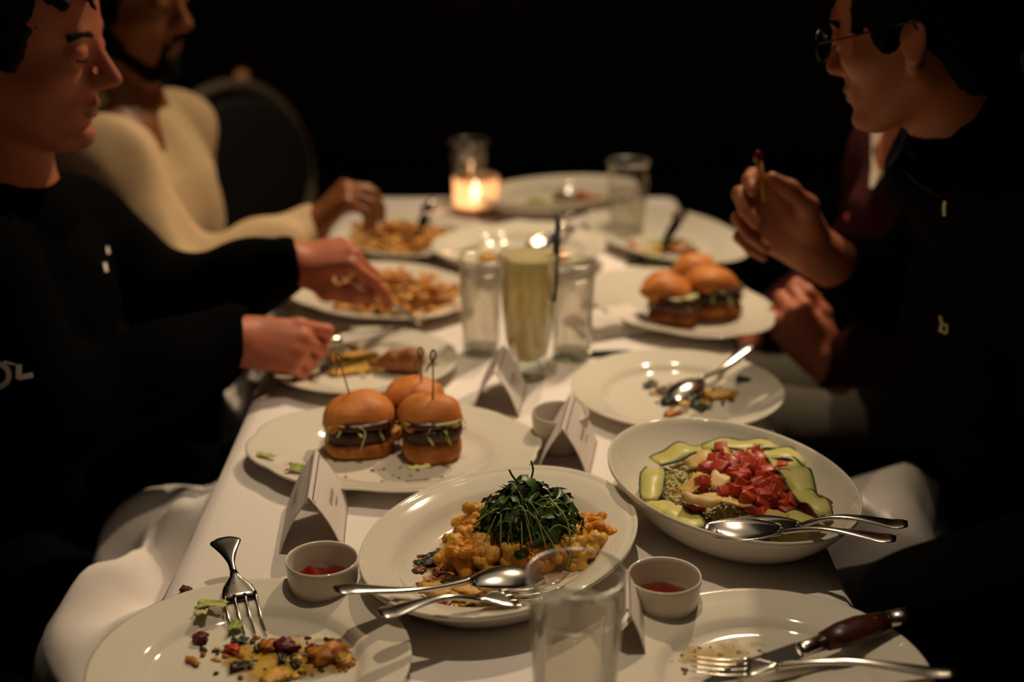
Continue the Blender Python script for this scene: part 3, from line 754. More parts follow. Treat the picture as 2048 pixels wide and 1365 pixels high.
def steak_knife(tip, end, label, name='steak_knife', wood=True, k=1.0, roll=0.0, blade_len=.115):
    L = (Vector(end) - Vector(tip)).length; bl = blade_len
    root = empty(name, (0, 0, 0), label, 'knife')
    # blade lies with its flat side up, edge towards -y, point at x=0
    top = [(0, .001), (bl * .25, .0062), (bl * .55, .0085), (bl, .0085)]; bot = [(0, .001), (bl * .2, -.0042), (bl * .5, -.0085), (bl * .85, -.0105), (bl, -.0075)]
    def itp(c, x):
        for (a, p), (b, q) in zip(c[:-1], c[1:]):
            if x <= b: return p + (q - p) * (x - a) / (b - a)
        return c[-1][1]
    vs, fs = [], []; n = 20
    for i in range(n + 1):
        x = bl * i / n; yt, yb = itp(top, x), itp(bot, x)
        vs += [(x, yt, .0009), (x, yt, -.0009), (x, yb, -.0001), (x, yb, .0001)]
    for i in range(n):
        a = 4 * i
        for q in range(4): fs.append((a + q, a + (q + 1) % 4, a + 4 + (q + 1) % 4, a + 4 + q))
    fs += [(0, 1, 2, 3), (4 * n, 4 * n + 3, 4 * n + 2, 4 * n + 1)]
    me = bpy.data.meshes.new('blade'); me.from_pydata(vs, [], fs); link('blade', bm_from(me), M['blade'], root, smooth=False)
    bs = bl + .024
    link('bolster', tube([(bl - .002, 0, 0), (bl + .002, 0, 0), (bl + .006, 0, 0), (bs, 0, 0)], [(.0075, .004), (.0082, .0055), (.0072, .005), (.0085, .006)], 14, name='bolster'), M['steel'], root)
    he = L - .022
    link('handle', tube([(bs, 0, 0), (bs + (he - bs) * .3, .0005, 0), (bs + (he - bs) * .6, .0008, 0), (he, -.0005, 0)], [(.0100, .0066), (.0132, .0082), (.0132, .0082), (.0092, .0065)], 14, name='handle'), M['knifewood' if wood else 'steel'], root)
    link('end_cap', tube([(he, -.0005, 0), (L - .006, -.0025, 0), (L, -.004, 0)], [(.0083, .0061), (.0086, .006), (.0082, .0055)], 14, name='cap'), M['steel'], root)
    for t in (.15, .5, .82):
        link('rivet', lathe([(0, .0076), (.0013, .0074), (.0014, .0055), (0, .0055)], 10, name='rivet'), M['steel'], root, (bs + (he - bs) * t, .0004, -.0004))
    align(root, tip, end)
    if roll: root.matrix_world = root.matrix_world @ Matrix.Rotation(roll, 4, 'X')
    return root

fork(at(503, 1277, .7580), at(449, 1080, .7900), 'fork with tines down on scraps and its flared handle on the far plate rim', w=.0160, head=.082, arch=.002, curve=-.010, wmax=.0150, m='darksteel').name = 'dinner_fork'
spoon(at(1085, 1152, .779), at(669, 1176, .8120), 'serving spoon lying face down across the cauliflower dish, upper of the pair', 'serving_spoon', k=1.15, flip=True, wmax=.0105)
fork(at(1135, 1178, .784), at(757, 1232, .8060), 'serving fork crossing the cauliflower dish under the serving spoon', 'serving_fork', w=.0165, head=.085, wmax=.0105, curve=-.008)
spoon(at(1432, 1058, .794), at(1816, 1052, .8170), 'serving spoon with bright bowl resting on the zucchini, upper of the pair', 'serving_spoon', k=1.25, wmax=.0105, arch=.012)
spoon(at(1405, 1056, .797), at(1792, 1082, .8150), 'serving spoon tucked beneath the bright one in the zucchini bowl', 'serving_spoon', k=1.2, wmax=.0100, arch=.008)
spoon(at(1340, 800, .7605), at(1503, 686, .7850), 'dirty spoon on the spinach scraps with its handle over the plate rim', 'dinner_spoon', k=1.1, flip=True)
steak_knife(at(1392, 1375, .7640), at(1812, 1226, .7850), 'steak knife with red-brown wooden handle on the near right plate', roll=.25, blade_len=.105)
fork(at(1382, 1328, .7690), at(1915, 1352, .7800), 'fork crossing the steak knife at the lower right plate', 'dinner_fork', w=.0135, m='steel', curve=-.005)
steak_knife(at(1322, 500, .768), at(1362, 428, .800), 'dark handled knife standing in scraps on the long oval platter', blade_len=.11)
steak_knife(at(828, 487, .768), at(862, 402, .800), 'knife leaning in the fries on the plate below the candle', blade_len=.11)
spoon(at(1060, 505, .778), at(1166, 424, .810), 'spoon in the yellow residue of the middle serving dish', 'serving_spoon', k=1.2)
spoon(at(1150, 400, .784), at(1096, 384, .806), 'spoon glinting on the rim of the far salad dish', 'serving_spoon', k=1.0)
k_ = steak_knife(at(1262, 701, .7535), at(1140, 712, .7535), 'table knife lying on the cloth beside the right water glass', 'table_knife', wood=False, blade_len=.06)

# ------------------------------------------------------------------ residue and scraps on the plates
def rz_(): return rnd.uniform(0, 6.28)
CH = TZ + .0006
smear('oil_residue', -.205, 1.082, CH + .0052, .092, .060, .15, M['oil'], 1, 'yellow oil and spice film on the near left plate')
smear('oil_residue', .190, 1.082, CH + .0052, .074, .056, .1, M['oilpale'], 2, 'thin yellow oil film on the near right plate')
smear('oil_residue', .232, 1.708, CH + .0052, .080, .062, .2, M['oil'], 3, 'yellow oil film on the spinach plate')
smear('oil_residue', -.205, 1.818, CH + .0052, .082, .066, .1, M['oil'], 4, 'yellow oil film around the chicken leg')
smear('orange_sauce', -.030, 1.232, CH + .0104, .122, .090, 1.0, M['oilred'], 5, 'orange brown sauce in the cauliflower dish')
smear('yellow_sauce', -.045, 1.178, CH + .0108, .072, .045, .2, M['oil'], 6, 'yellow oil at the near end of the cauliflower dish')
smear('yellow_sauce', .012, 2.295, CH + .0095, .088, .075, .2, M['oil'], 7, 'yellow sauce left in the middle serving dish')
smear('green_oil', .275, 2.41, CH + .0046, .080, .065, .2, M['greensmear'], 8, 'greenish dressing on the long oval platter')
def scatter(name, cx, cy, z, rx, ry, n, ms, label, size=(.0016, .0036), flatness=.5, seed=0, cat='crumbs'):
    """crumbs too small to pick apart: one object"""
    r = random.Random(seed); bm = bmesh.new(); mats = [M[q] for q in ms]
    for i in range(n):
        a = r.uniform(0, 6.283); q = math.sqrt(r.random()); s = r.uniform(*size)
        b0 = len(bm.faces)
        geo = bmesh.ops.create_icosphere(bm, subdivisions=1, radius=1)
        R = Matrix.Rotation(r.uniform(0, 6.28), 3, 'Z'); sx, sy, sz = s * r.uniform(.8, 1.7), s * r.uniform(.6, 1.1), s * flatness * r.uniform(.7, 1.2)
        off = Vector((cx + math.cos(a) * q * rx, cy + math.sin(a) * q * ry, z + sz * .6))
        for v in geo['verts']:
            p = v.co * (1 + .4 * noise.noise(v.co * 2 + off * 90)); v.co = R @ Vector((p.x * sx, p.y * sy, p.z * sz)) + off
        bm.faces.ensure_lookup_table(); mi = r.randrange(len(mats))
        for f in bm.faces[b0:]: f.material_index = mi
    me = bpy.data.meshes.new(name); bm.to_mesh(me); bm.free()
    for q in mats: me.materials.append(q)
    return tag(link(name, me, smooth=False), label, cat, kind='stuff')
scatter('crumbs', -.205, 1.088, CH + .0050, .078, .036, 95, ['orangebit', 'brownbit', 'herb', 'cauliyellow'], 'orange and green crumbs on the near left plate', seed=1)
scatter('crumbs', .178, 1.088, CH + .0050, .058, .036, 30, ['brownbit', 'redbit'], 'red brown specks on the near right plate', (.0010, .0028), .3, seed=2)
scatter('crumbs', .232, 1.702, CH + .0050, .060, .045, 70, ['orangebit', 'brownbit', 'herb'], 'orange brown crumbs on the spinach plate', (.0014, .0036), seed=3)
scatter('crumbs', -.205, 1.815, CH + .0050, .075, .05, 46, ['orangebit', 'brownbit', 'herb'], 'orange crumbs around the chicken leg', (.0012, .003), seed=4)
scatter('crumbs', -.055, 1.222, CH + .0112, .056, .058, 260, ['brownbit', 'orangebit', 'herb', 'herb', 'cauli', 'redbit'], 'dark herb and spice bits in the cauliflower sauce', (.0014, .0040), .6, seed=5)
scatter('crumbs', -.13, 1.46, CH + .0045, .085, .025, 16, ['frisee', 'brownbit'], 'green crumbs on the near side of the slider platter', (.0012, .0028), .4, seed=6)
def leaf_scrap(name, px, py, z, sx, sy, m, seed, label, rz=0, cat='lettuce', group=None):
    vs, fs = [], []; n = 8
    for j in range(n + 1):
        for i in range(n + 1):
            u, v = i / n * 2 - 1, j / n * 2 - 1
            k = 1 + .35 * noise.noise(Vector((u * 1.6, v * 1.6, seed)))
            vs.append((u * sx * k, v * sy * k * (1 - .25 * u), .003 * (1 + noise.noise(Vector((u * 2, v * 2, seed + 4)))) + .0008))
    for j in range(n):
        for i in range(n):
            a = j * (n + 1) + i; fs.append((a, a + 1, a + n + 2, a + n + 1))
    me = bpy.data.meshes.new(name); me.from_pydata(vs, [], fs)
    o = link(name, me, M[m], None, at(px, py, z), (0, 0, rz)); s = o.modifiers.new('thick', 'SOLIDIFY'); s.thickness = .0008
    return tag(o, label, cat, group)
def scrap(name, px, py, z, sx, sy, sz, m, seed, label, cat='food scrap', rz=None, group=None, amp=.55):
    if m == 'herb' and sz < .0065:
        return leaf_scrap(name, px, py, z, sx * 1.1, sy * 1.1, m, seed, label, rz if rz is not None else seed * 1.7, cat, group)
    o = link(name, blob(sx, sy, sz * .75, seed, amp, 2.2, 3, .7), M[m], None, at(px, py, z + sz * .45), (0, 0, rz if rz is not None else seed * 1.7))
    return tag(o, label, cat, group)
PZ = CH + .0052
scrap('browned_scrap', 401, 1277, PZ, .0080, .0065, .0065, 'redbit', 3, 'dark red browned scrap left of the fork tines')
scrap('burnt_wedge', 572, 1294, PZ, .0105, .0075, .0085, 'redbit', 9, 'dark maroon wedge in the middle of the near left plate')
scrap('cauliflower_scrap', 655, 1308, PZ, .0190, .0125, .0085, 'orangebit', 4, 'large orange cauliflower scrap at right of the near left plate')
scrap('cauliflower_scrap', 690, 1322, PZ, .0085, .0080, .0075, 'cauliyellow', 14, 'small yellow floret scrap at the right edge of the yellow residue')
scrap('red_pepper_scrap', 465, 1299, PZ, .0085, .0060, .0045, 'tomato', 5, 'small red scrap below the fork tines')
scrap('browned_scrap', 625, 1298, PZ, .0060, .0050, .0050, 'redbit', 6, 'reddish scrap beside the large orange one')
scrap('orange_scrap', 540, 1292, PZ, .0080, .0085, .0060, 'orangebit', 16, 'orange scrap between the fork tines and the maroon wedge')
scrap('orange_scrap', 385, 1322, PZ, .0090, .0035, .0035, 'orangebit', 7, 'thin orange shred at the left of the near left plate', rz=2.4)
scrap('yellow_scrap', 545, 1357, PZ, .0120, .0100, .0060, 'cauliyellow', 8, 'yellow scrap at the lower edge of the near left plate')
for i, (x, y, a) in enumerate(((485, 1336, .3), (520, 1298, 1.2), (565, 1322, 1.8), (480, 1287, .2), (650, 1322, .9), (590, 1330, 2.2))):
    scrap('basil_shred', x, y, PZ, .0095 if i == 0 else .007, .0048 if i == 0 else .003, .0022, 'herb', 20 + i, ['widest dark basil shred in the yellow residue', 'small dark basil shred below the right fork tine', 'dark basil shred right under the maroon wedge', 'dark basil shred touching the fork tine tips', 'dark basil shred on the orange cauliflower scrap', 'dark basil shred lower right of the maroon wedge'][i], 'herb', a, 'basil shreds on the near left plate')
scrap('table_crumb', 371, 1180, TZ + .001, .0055, .0045, .0045, 'redbit', 11, 'brown crumb on the tablecloth left of the fork', 'crumb')
leaf_scrap('lettuce_scrap', 425, 1214, CH + .0180, .0130, .0060, 'frisee', 2, 'pale lettuce scrap on the rim of the near left plate')
leaf_scrap('lettuce_scrap', 407, 1224, CH + .0165, .0052, .0095, 'frisee', 3, 'curled end of pale lettuce on the near left plate rim')
leaf_scrap('lettuce_scrap', 472, 1256, CH + .0075, .0055, .0085, 'lettuce', 4, 'small green leaf under the fork tines')
leaf_scrap('lettuce_scrap', 597, 940, CH + .0195, .0110, .0075, 'lettuce', 5, 'green lettuce scrap on the slider platter above the name card')
leaf_scrap('lettuce_scrap', 533, 916, CH + .0185, .0120, .0045, 'frisee', 6, 'pale green smear of lettuce on the left rim of the slider platter', -.4)
leaf_scrap('lettuce_scrap', 838, 940, CH + .0185, .0120, .0040, 'frisee', 7, 'pale lettuce shred in front of the right slider', .3)
# spinach plate
for i, (x, y, sx, sy, sz) in enumerate(((1370, 792, .022, .014, .009), (1345, 800, .014, .010, .007), (1388, 812, .018, .007, .005), (1300, 772, .010, .006, .004), (1488, 763, .009, .006, .005), (1330, 783, .010, .006, .004))):
    scrap('wilted_spinach', x, y, PZ if x != 1488 else CH + .012, sx, sy, sz, 'herb', 40 + i, ['dark wilted spinach clump under the spoon', 'dark spinach lump left of the spoon bowl', 'long dark spinach strand below the spoon bowl', 'small dark leaf at left of the spinach plate', 'dark leaf bit alone on the right rim of the spinach plate', 'small dark leaf beside the spoon bowl'][i], 'spinach')
scrap('egg_scrap', 1440, 790, PZ, .020, .014, .004, 'cauliyellow', 50, 'flat yellow scrap right of the spinach clump')
scrap('egg_scrap', 1368, 808, PZ + .006, .008, .007, .004, 'cheese', 51, 'pale scrap on top of the spinach clump')
scrap('orange_scrap', 1345, 826, PZ, .012, .008, .004, 'orangebit', 52, 'orange brown scrap below the spinach')
# chicken plate
ck = nets('chicken_leg', [RC((0, 0, 0), (.032, .002, .002), .020, .0165, .012), RC((.032, .002, .002), (.062, 0, -.002), .0130, .0070, .012), RC((.06, 0, -.002), (.073, .001, -.002), .0062, .0075, .006), EL((-.008, .004, .004), (.019, .017, .015))], .0022, wrinkle(.0012, 210, 3))
o = link('chicken_leg', ck, M['chicken'], None, at(822, 722, CH + .021), (.2, .1, math.radians(172))); o.scale = (.74, .84, .84); tag(o, 'browned chicken leg on the plate below the two hands', 'chicken')
scrap('potato_scrap', 712, 712, PZ, .030, .013, .006, 'cauliyellow', 60, 'flat yellow potato scrap left of the chicken leg', rz=.2)
scrap('potato_scrap', 690, 745, PZ, .022, .010, .004, 'cauliyellow', 61, 'yellow scrap nearest the black sleeved hands', rz=.3)
scrap('roast_vegetable', 672, 718, PZ, .013, .010, .008, 'orangebit', 62, 'brown orange vegetable bit behind the left slider pick')
scrap('herb_leaf', 652, 736, PZ, .008, .006, .004, 'herb', 63, 'dark herb leaf left of the slider pick', 'herb')
scrap('pepper_scrap', 705, 692, PZ, .010, .006, .005, 'orangebit', 64, 'orange scrap at the far side of the chicken plate')
scrap('herb_leaf', 868, 734, CH + .012, .005, .004, .003, 'herb', 65, 'tiny dark leaf on the rim right of the chicken leg', 'herb')

# ------------------------------------------------------------------ sliders
def bun_top(sx, sy, h, seed, cut=None):
    bm = bmesh.new(); bmesh.ops.create_uvsphere(bm, u_segments=36, v_segments=18, radius=1)
    for v in bm.verts:
        p = v.co.copy(); q = (abs(p.x) ** 2.6 + abs(p.y) ** 2.6) ** (1 / 2.6); l = math.hypot(p.x, p.y)
        k = l / q if q > 1e-6 else 1
        n = 1 + .16 * noise.noise(Vector((p.x * 1.4, p.y * 1.4, p.z + seed * 3.3))) + .035 * noise.noise(Vector((p.x * 4, p.y * 4, p.z * 4 + seed)))
        x, y = p.x * k * sx * n, p.y * k * sy * n
        if p.z >= 0: z = h * (p.z ** 1.5) * n - .005 * l ** 5
        else: z = -.006 * l ** 5 - .004 * (-p.z) ** .5 + .0022 * noise.noise(Vector((p.x * 2.2, p.y * 2.2, seed)))
        v.co = Vector((x, y, z))
        if cut is not None and y < -sy * cut: v.co.y = -sy * cut + .12 * (y + sy * cut)
    return bm_me(bm, 'bun_top')
def slab(sx, sy, h, seed, amp=.08, n_=2.8, rough=.0, round_=.5):
    prof = [(0, 0), (.6, 0), (.92, .02 * h), (1.0, h * .25), (1.01, h * .6), (.95, h * .93), (.6, h), (0, h)]
    me = lathe(prof, 40, 1, 1, None, 'slab')
    for v in me.vertices:
        p = v.co; q = (abs(p.x) ** n_ + abs(p.y) ** n_) ** (1 / n_); l = math.hypot(p.x, p.y); k = l / q if q > 1e-6 else 1
        n = 1 + amp * noise.noise(Vector((p.x * 1.8, p.y * 1.8, seed * 2.7))) + rough * noise.noise(Vector((p.x * 7, p.y * 7, p.z * 400 + seed)))
        v.co = Vector((p.x * k * sx * n, p.y * k * sy * n, p.z + .0016 * noise.noise(Vector((p.x * 2, p.y * 2, seed + 5)))))
    return me
def strands(sx, sy, z, n, seed, m, root, name='lettuce_shred', droop=.012, wd=.0016):
    r = random.Random(seed)
    for i in range(n):
        a = r.uniform(0, 6.283) if i > n // 2 else r.uniform(3.4, 6.0)
        x, y = math.cos(a) * sx, math.sin(a) * sy
        pts = [(x * .6, y * .6, z)]
        for k in range(1, 6):
            f = .6 + k * .11
            pts.append((x * f + r.uniform(-.004, .004), y * f + r.uniform(-.003, .003), z - droop * (k / 5) ** 2 * r.uniform(.2, 1.4) + r.uniform(-.002, .002)))
        sp = smooth_pts(pts, 3)
        link(name, tube(sp, [(wd * r.uniform(.6, 1.5), .0006)] * len(sp), 5, name='shred'), M[m], root)
def slider(x, y, z, rz, sx, sy, label, seed, topoff=(0, 0), tilt=(0, 0), pick=None, k=1.0, cut=.8, hb=.024, group='sliders', nshred=12, pat='patty', big=False):
    root = empty('slider', (x, y, z), label, 'slider', group, rz)
    b = slab(sx, sy, hb, seed); link('bun_bottom', b, M['buncut'], root)
    link('patty', slab(sx * 1.02, sy * 1.02, .018, seed + 1, .06, 2.6, .04), M[pat], root, (0, 0, hb - .001))
    link('onion_relish', slab(sx * 1.0, sy * 1.0, .009, seed + 2, .14, 2.4, .12), M['onion'], root, (0, 0, hb + .016))
    zt = hb + .0215
    fr = bmesh.new(); me = slab(sx * .90, sy * .90, .0040, seed + 3, .34, 2.4, .26)
    link('lettuce_layer', me, M['frisee'], root, (0, 0, zt - .001)); fr.free()
    strands(sx * 1.06, sy * 1.06, zt + .003, nshred - 3, seed, 'frisee', root, droop=.020, wd=.0015)
    t = link('bun_top', bun_top(sx * 1.10, sy * 1.10, .0235, seed, cut), M['bun'], root, (topoff[0], topoff[1], zt + .0045), (tilt[0], tilt[1], 0))
    if pick:
        p = [Vector((pick[0], pick[1], zt + .012)), Vector((pick[2], pick[3], zt + pick[4]))]
        pr = empty('pick', (0, 0, 0)); pr.parent = root
        link('pick_stick', tube([p[0], p[1]], [.0010, .0009], 6, name='stick'), M['bamboo'], pr)
        kx = p[1]; dd = (p[1] - p[0]).normalized(); sd = Vector((1, .2, 0))
        link('pick_knot', tube(smooth_pts([kx - dd * .010, kx - sd * .0035 - dd * .002, kx + dd * .005, kx + sd * .0035 - dd * .002, kx - dd * .008], 4), [.0012] * 17, 6, name='knot'), M['bamboo'], pr)
        link('pick_tail', tube([kx - dd * .006, kx - dd * .014 - sd * .006, kx - dd * .020 - sd * .008], [.0010, .0009, .0007], 6, name='tail'), M['bamboo'], pr)
    return root
q = at(716, 917, CH + .004); slider(q.x, q.y + .026, CH + .0045, math.radians(10), .040, .034, 'left slider on the near platter with a leaning bamboo pick', 1, (-.001, .002), (.16, -.08), (-.006, .002, -.020, .016, .070), hb=.019)
q = at(862, 930, CH + .004); slider(q.x, q.y + .026, CH + .0045, math.radians(8), .0345, .031, 'right front slider on the near platter with an upright pick', 2, (-.001, .002), (.20, -.07), (.001, -.012, .004, .006, .075), hb=.027)
q = at(828, 880, CH + .004); slider(q.x, q.y + .030, CH + .0045, math.radians(-10), .036, .030, 'slider tucked behind the front one on the near platter', 3, (0, 0), (.0, .06), (.010, -.004, .008, .002, .062), hb=.018)
o = scrap('fallen_onion', 790, 868, CH + .02, .015, .010, .011, 'orangebit', 71, 'fried onion bit caught between the two front sliders')
# blurred sliders on the right platter
q = at(1350, 655, CH + .004); slider(q.x, q.y + .030, CH + .0045, math.radians(-12), .037, .036, 'left slider of the right hand platter with lettuce hanging out', 4, (-.008, 0), (.25, .32), hb=.020, pat='patty2', group='sliders on the right platter')
q = at(1432, 640, CH + .004); slider(q.x, q.y + .030, CH + .0045, math.radians(14), .039, .036, 'right slider of the right hand platter nearest the maroon sleeve', 5, (-.002, 0), (.15, .22), hb=.022, group='sliders on the right platter')
q = at(1392, 612, CH + .004); slider(q.x, q.y + .032, CH + .0045, math.radians(4), .036, .034, 'slider behind the two front ones on the right hand platter', 6, (0, 0), (.1, -.1), hb=.022, group='sliders on the right platter')

# ------------------------------------------------------------------ fries
def fry_me(seed, L, curl, w_):
    r = random.Random(seed); pts = []; a = 0; p = Vector((0, 0, 0))
    for i in range(7):
        pts.append(p.copy()); a += curl / 6 * r.uniform(.6, 1.4); p = p + Vector((math.cos(a), math.sin(a), r.uniform(-.12, .12))) * L / 6
    c = sum(pts, Vector()) / len(pts)
    return tube([q - c for q in pts], [(w_ * r.uniform(.85, 1.1), w_ * r.uniform(.8, 1.05)) for _ in pts], 5, name='fry')
FRY = [fry_me(i, rnd.uniform(.050, .085), rnd.choice((.3, .8, 1.8, 3.0, 4.2)), rnd.uniform(.0040, .0052)) for i in range(10)]
for i, me in enumerate(FRY): me.materials.append(M['fries' if i % 3 else 'friesdark'])
def fries(cx, cy, z, rx, ry, rz, n, seed, label, group, heap=.022, curl_only=False):
    r = random.Random(seed)
    for i in range(n):
        a = r.uniform(0, 6.283); q = math.sqrt(r.random()); x, y = math.cos(a) * q * rx, math.sin(a) * q * ry
        X = cx + x * math.cos(rz) - y * math.sin(rz); Y = cy + x * math.sin(rz) + y * math.cos(rz)
        zz = z + .005 + heap * (1 - q * q) * r.uniform(.1, 1)
        o = link('french_fry', FRY[r.randrange(10)], None, None, (X, Y, zz), (r.uniform(-.3, .3), r.uniform(-.3, .3), r.uniform(0, 6.28)))
        tag(o, label, 'french fry', group)
fries(-.190, 2.100, CH + .008, .120, .088, math.radians(-38), 115, 1, 'golden curly fry heaped on the scalloped platter behind the forked hand', 'curly fries on the scalloped platter')
fries(-.205, 2.415, CH + .008, .082, .072, 0, 60, 2, 'golden fry on the plate beside the cream sleeved hand', 'fries on the plate by the cream sleeve', .026)
for i, (x, y, m, s) in enumerate(((893, 463, 'brownbit', .020), (915, 470, 'redbit', .014), (870, 480, 'cauliyellow', .022), (905, 490, 'cauliyellow', .018), (862, 470, 'orangebit', .015))):
    scrap('food_remnant', x, y, CH + .006, s, s * .8, .010, m, 80 + i, ['brown crust remnant beside the fries', 'reddish remnant at the right of the fries plate', 'yellow remnant below the knife on the fries plate', 'yellow remnant nearest the left water glass', 'orange remnant by the knife on the fries plate'][i])

# ------------------------------------------------------------------ right long platter, middle and far dishes
for i, (x, y, m, s, lb) in enumerate(((1262, 492, 'tomato', .012, 'red tomato piece on the long oval platter'), (1272, 515, 'herb', .018, 'dark green leaf scrap on the long oval platter'), (1285, 503, 'cauliyellow', .020, 'yellow pepper scrap beside the dark leaf'),
                                      (1305, 515, 'lettuce', .016, 'green scrap at the near end of the long oval platter'), (1355, 497, 'chicken', .026, 'browned meat scrap below the dark knife handle'), (1382, 503, 'brownbit', .018, 'dark crust beside the meat scrap'),
                                      (1408, 520, 'lettuce', .016, 'green leaf right of the meat scrap'), (1318, 500, 'cauliyellow', .014, 'yellow scrap against the knife blade'), (1425, 524, 'cauliyellow', .010, 'small yellow scrap near the platter right rim'))):
    scrap('salad_scrap', x, y, CH + .006, s, s * .7, .009, m, 90 + i, lb)
for i, (x, y, m, s, lb) in enumerate(((975, 515, 'cauliyellow', .022, 'yellow remnant at left of the middle serving dish'), (1078, 500, 'cauliyellow', .022, 'yellow remnant under the straw'), (1110, 515, 'orangebit', .024, 'orange remnant right of the straw'), (1000, 502, 'greensmear', .020, None), (1125, 508, 'cauliyellow', .015, 'small yellow remnant at right of the middle serving dish'))):
    if lb: scrap('sauce_remnant', x, y, CH + .010, s, s * .7, .006, m, 110 + i, lb)
for i, (x, y, m, s, lb) in enumerate(((1075, 408, 'lettuce', .020, 'green lettuce remnant at left of the far dish'), (1100, 412, 'frisee', .022, 'pale lettuce remnant in the far dish'), (1135, 402, 'brownbit', .020, 'brown remnant in the middle of the far dish'), (1165, 395, 'tomato', .020, 'red tomato remnant in the far dish'),
                                      (1190, 400, 'orangebit', .022, 'orange remnant at right of the far dish'), (1150, 412, 'lettuce', .016, 'green leaf at the near side of the far dish'), (1205, 412, 'frisee', .018, 'pale leaf behind the far water glass'), (1120, 392, 'redbit', .016, 'dark red remnant at the back of the far dish'))):
    scrap('salad_remnant', x, y, CH + .012, s, s * .7, .012, m, 120 + i, lb)

# ------------------------------------------------------------------ cauliflower and its green salad
def floret_me(seed, s):
    r = random.Random(seed); prims = [RC((0, 0, -.012 * s), (0, 0, .002 * s), .0045 * s, .0062 * s, .004), RC((0, 0, -.006 * s), (.006 * s, .003 * s, .004 * s), .004 * s, .005 * s, .004), RC((0, 0, -.006 * s), (-.005 * s, .004 * s, .004 * s), .004 * s, .005 * s, .004)]
    for i in range(26):
        a = r.uniform(0, 6.28); q = math.sqrt(r.random()) * .0125 * s
        prims.append(EL((math.cos(a) * q, math.sin(a) * q * .8, (.008 - 26 * q * q / s + r.uniform(-.002, .002)) * s), [r.uniform(.0022, .0040) * s] * 3, .0016))
    return nets('floret', prims, .0012, wrinkle(.0006, 900, seed), 1)
FLO = [floret_me(i, rnd.uniform(1.2, 1.75)) for i in range(6)]
for i, me in enumerate(FLO): me.materials.append(M['cauli' if i % 2 else 'cauliyellow'])
fl = [(945, 1045), (962, 1062), (935, 1085), (955, 1100), (905, 1105), (925, 1120), (975, 1110), (1000, 1105), (1050, 1105), (1075, 1100), (1095, 1105), (1115, 1095), (1130, 1110), (1105, 1118), (1150, 1090), (1170, 1075), (1180, 1095), (1185, 1060), (1160, 1110), (940, 1070), (1030, 1115), (1195, 1080), (985, 1090), (1065, 1118), (1145, 1075), (1010, 1090)]
for i, (x, y) in enumerate(fl):
    p = at(x, y, CH + .017 + .005 * rnd.random())
    o = link('cauliflower_floret', FLO[i % 6], None, None, p, (rnd.uniform(-1.3, 1.3), rnd.uniform(-1.3, 1.3), rnd.uniform(0, 6)))
    side = 'left of' if x < 990 and y < 1098 else ('right of' if x > 1120 and y < 1098 else 'in front of')
    mates = sorted(a for a, b in fl if ('left of' if a < 990 and b < 1098 else ('right of' if a > 1120 and b < 1098 else 'in front of')) == side)
    nth = ['leftmost', 'second', 'third', 'fourth', 'fifth', 'sixth', 'seventh', 'eighth', 'ninth', 'tenth', 'eleventh', 'twelfth', 'thirteenth', 'fourteenth', 'fifteenth', 'sixteenth', 'seventeenth', 'eighteenth', 'nineteenth', 'twentieth'][mates.index(x)]
    tag(o, f'{nth} from the left of the orange cauliflower florets {side} the green salad heap' if nth != 'leftmost' else f'leftmost of the orange cauliflower florets {side} the green salad heap', 'cauliflower', 'cauliflower florets in the oval dish')
for i, (x, y, s) in enumerate(((880, 1185, .022), (980, 1212, .024), (1010, 1190, .020), (900, 1125, .018), (930, 1180, .014))):
    scrap('cauliflower_slice', x, y, CH + .010, s, s * .6, .005, 'cauliyellow', 140 + i, ['flat yellow cauliflower slice below the serving spoon handle', 'yellow slice at the near edge of the cauliflower dish', 'yellow slice under the serving fork neck', 'yellow slice left of the salad in the oval dish', 'small yellow slice between the two serving handles'][i], 'cauliflower')
for i, (x, y, s, m) in enumerate(((852, 1130, .010, 'herb'), (868, 1120, .008, 'herb'), (838, 1142, .007, 'brownbit'), (905, 1170, .010, 'herb'), (925, 1165, .008, 'brownbit'), (830, 1187, .008, 'redbit'), (945, 1165, .010, 'herb'), (1060, 1205, .011, 'brownbit'), (1040, 1215, .009, 'redbit'), (930, 1220, .009, 'brownbit'), (882, 1118, .008, 'redbit'))):
    scrap('herb_bit', x, y, CH + .010, s, s * .7, .004, m, 150 + i, ['dark herb bit at the left end of the sauce', 'dark herb bit above the left end of the sauce', 'brown crust bit at the far left of the sauce', 'dark herb bit between the two serving handles', 'brown crust bit between the two serving handles', 'dark red crust below the serving spoon handle', 'dark herb bit beside the serving spoon neck', 'brown crust bit below the serving fork tines', 'dark red bit at the near rim of the cauliflower dish', 'brown bit at the near left rim of the cauliflower dish', 'small red bit above the left end of the sauce'][i], 'herb', None, 'dark bits in the cauliflower sauce')

hs = empty('herb_salad', at(1058, 1098, CH + .012), 'heap of dark green leaves and thin stems on the cauliflower', 'salad')
def leaf_me(L, W, seed, frill=0.0):
    r = random.Random(seed); vs, fs = [], []; n, q = 8, 4
    bend = r.uniform(.2, 1.2); cup = r.uniform(.1, .5)
    for i in range(n + 1):
        t = i / n; wd = W * math.sin(math.pi * (t * .92 + .05)) ** .8
        if frill: wd *= 1 + frill * math.sin(i * 2.4 + seed)
        z = L * (.25 * math.sin(bend * t * 2) - .25 * bend * t * t)
        for j in range(q + 1):
            v = j / q * 2 - 1
            vs.append((L * t, wd * v, z + cup * wd * v * v + frill * .25 * wd * math.sin(i * 3 + j * 4)))
    for i in range(n):
        for j in range(q):
            a = i * (q + 1) + j; fs.append((a, a + q + 1, a + q + 2, a + 1))
    me = bpy.data.meshes.new('leaf'); me.from_pydata(vs, [], fs); return me
LV_ = [leaf_me(rnd.uniform(.016, .025), rnd.uniform(.0045, .0075), i) for i in range(6)]
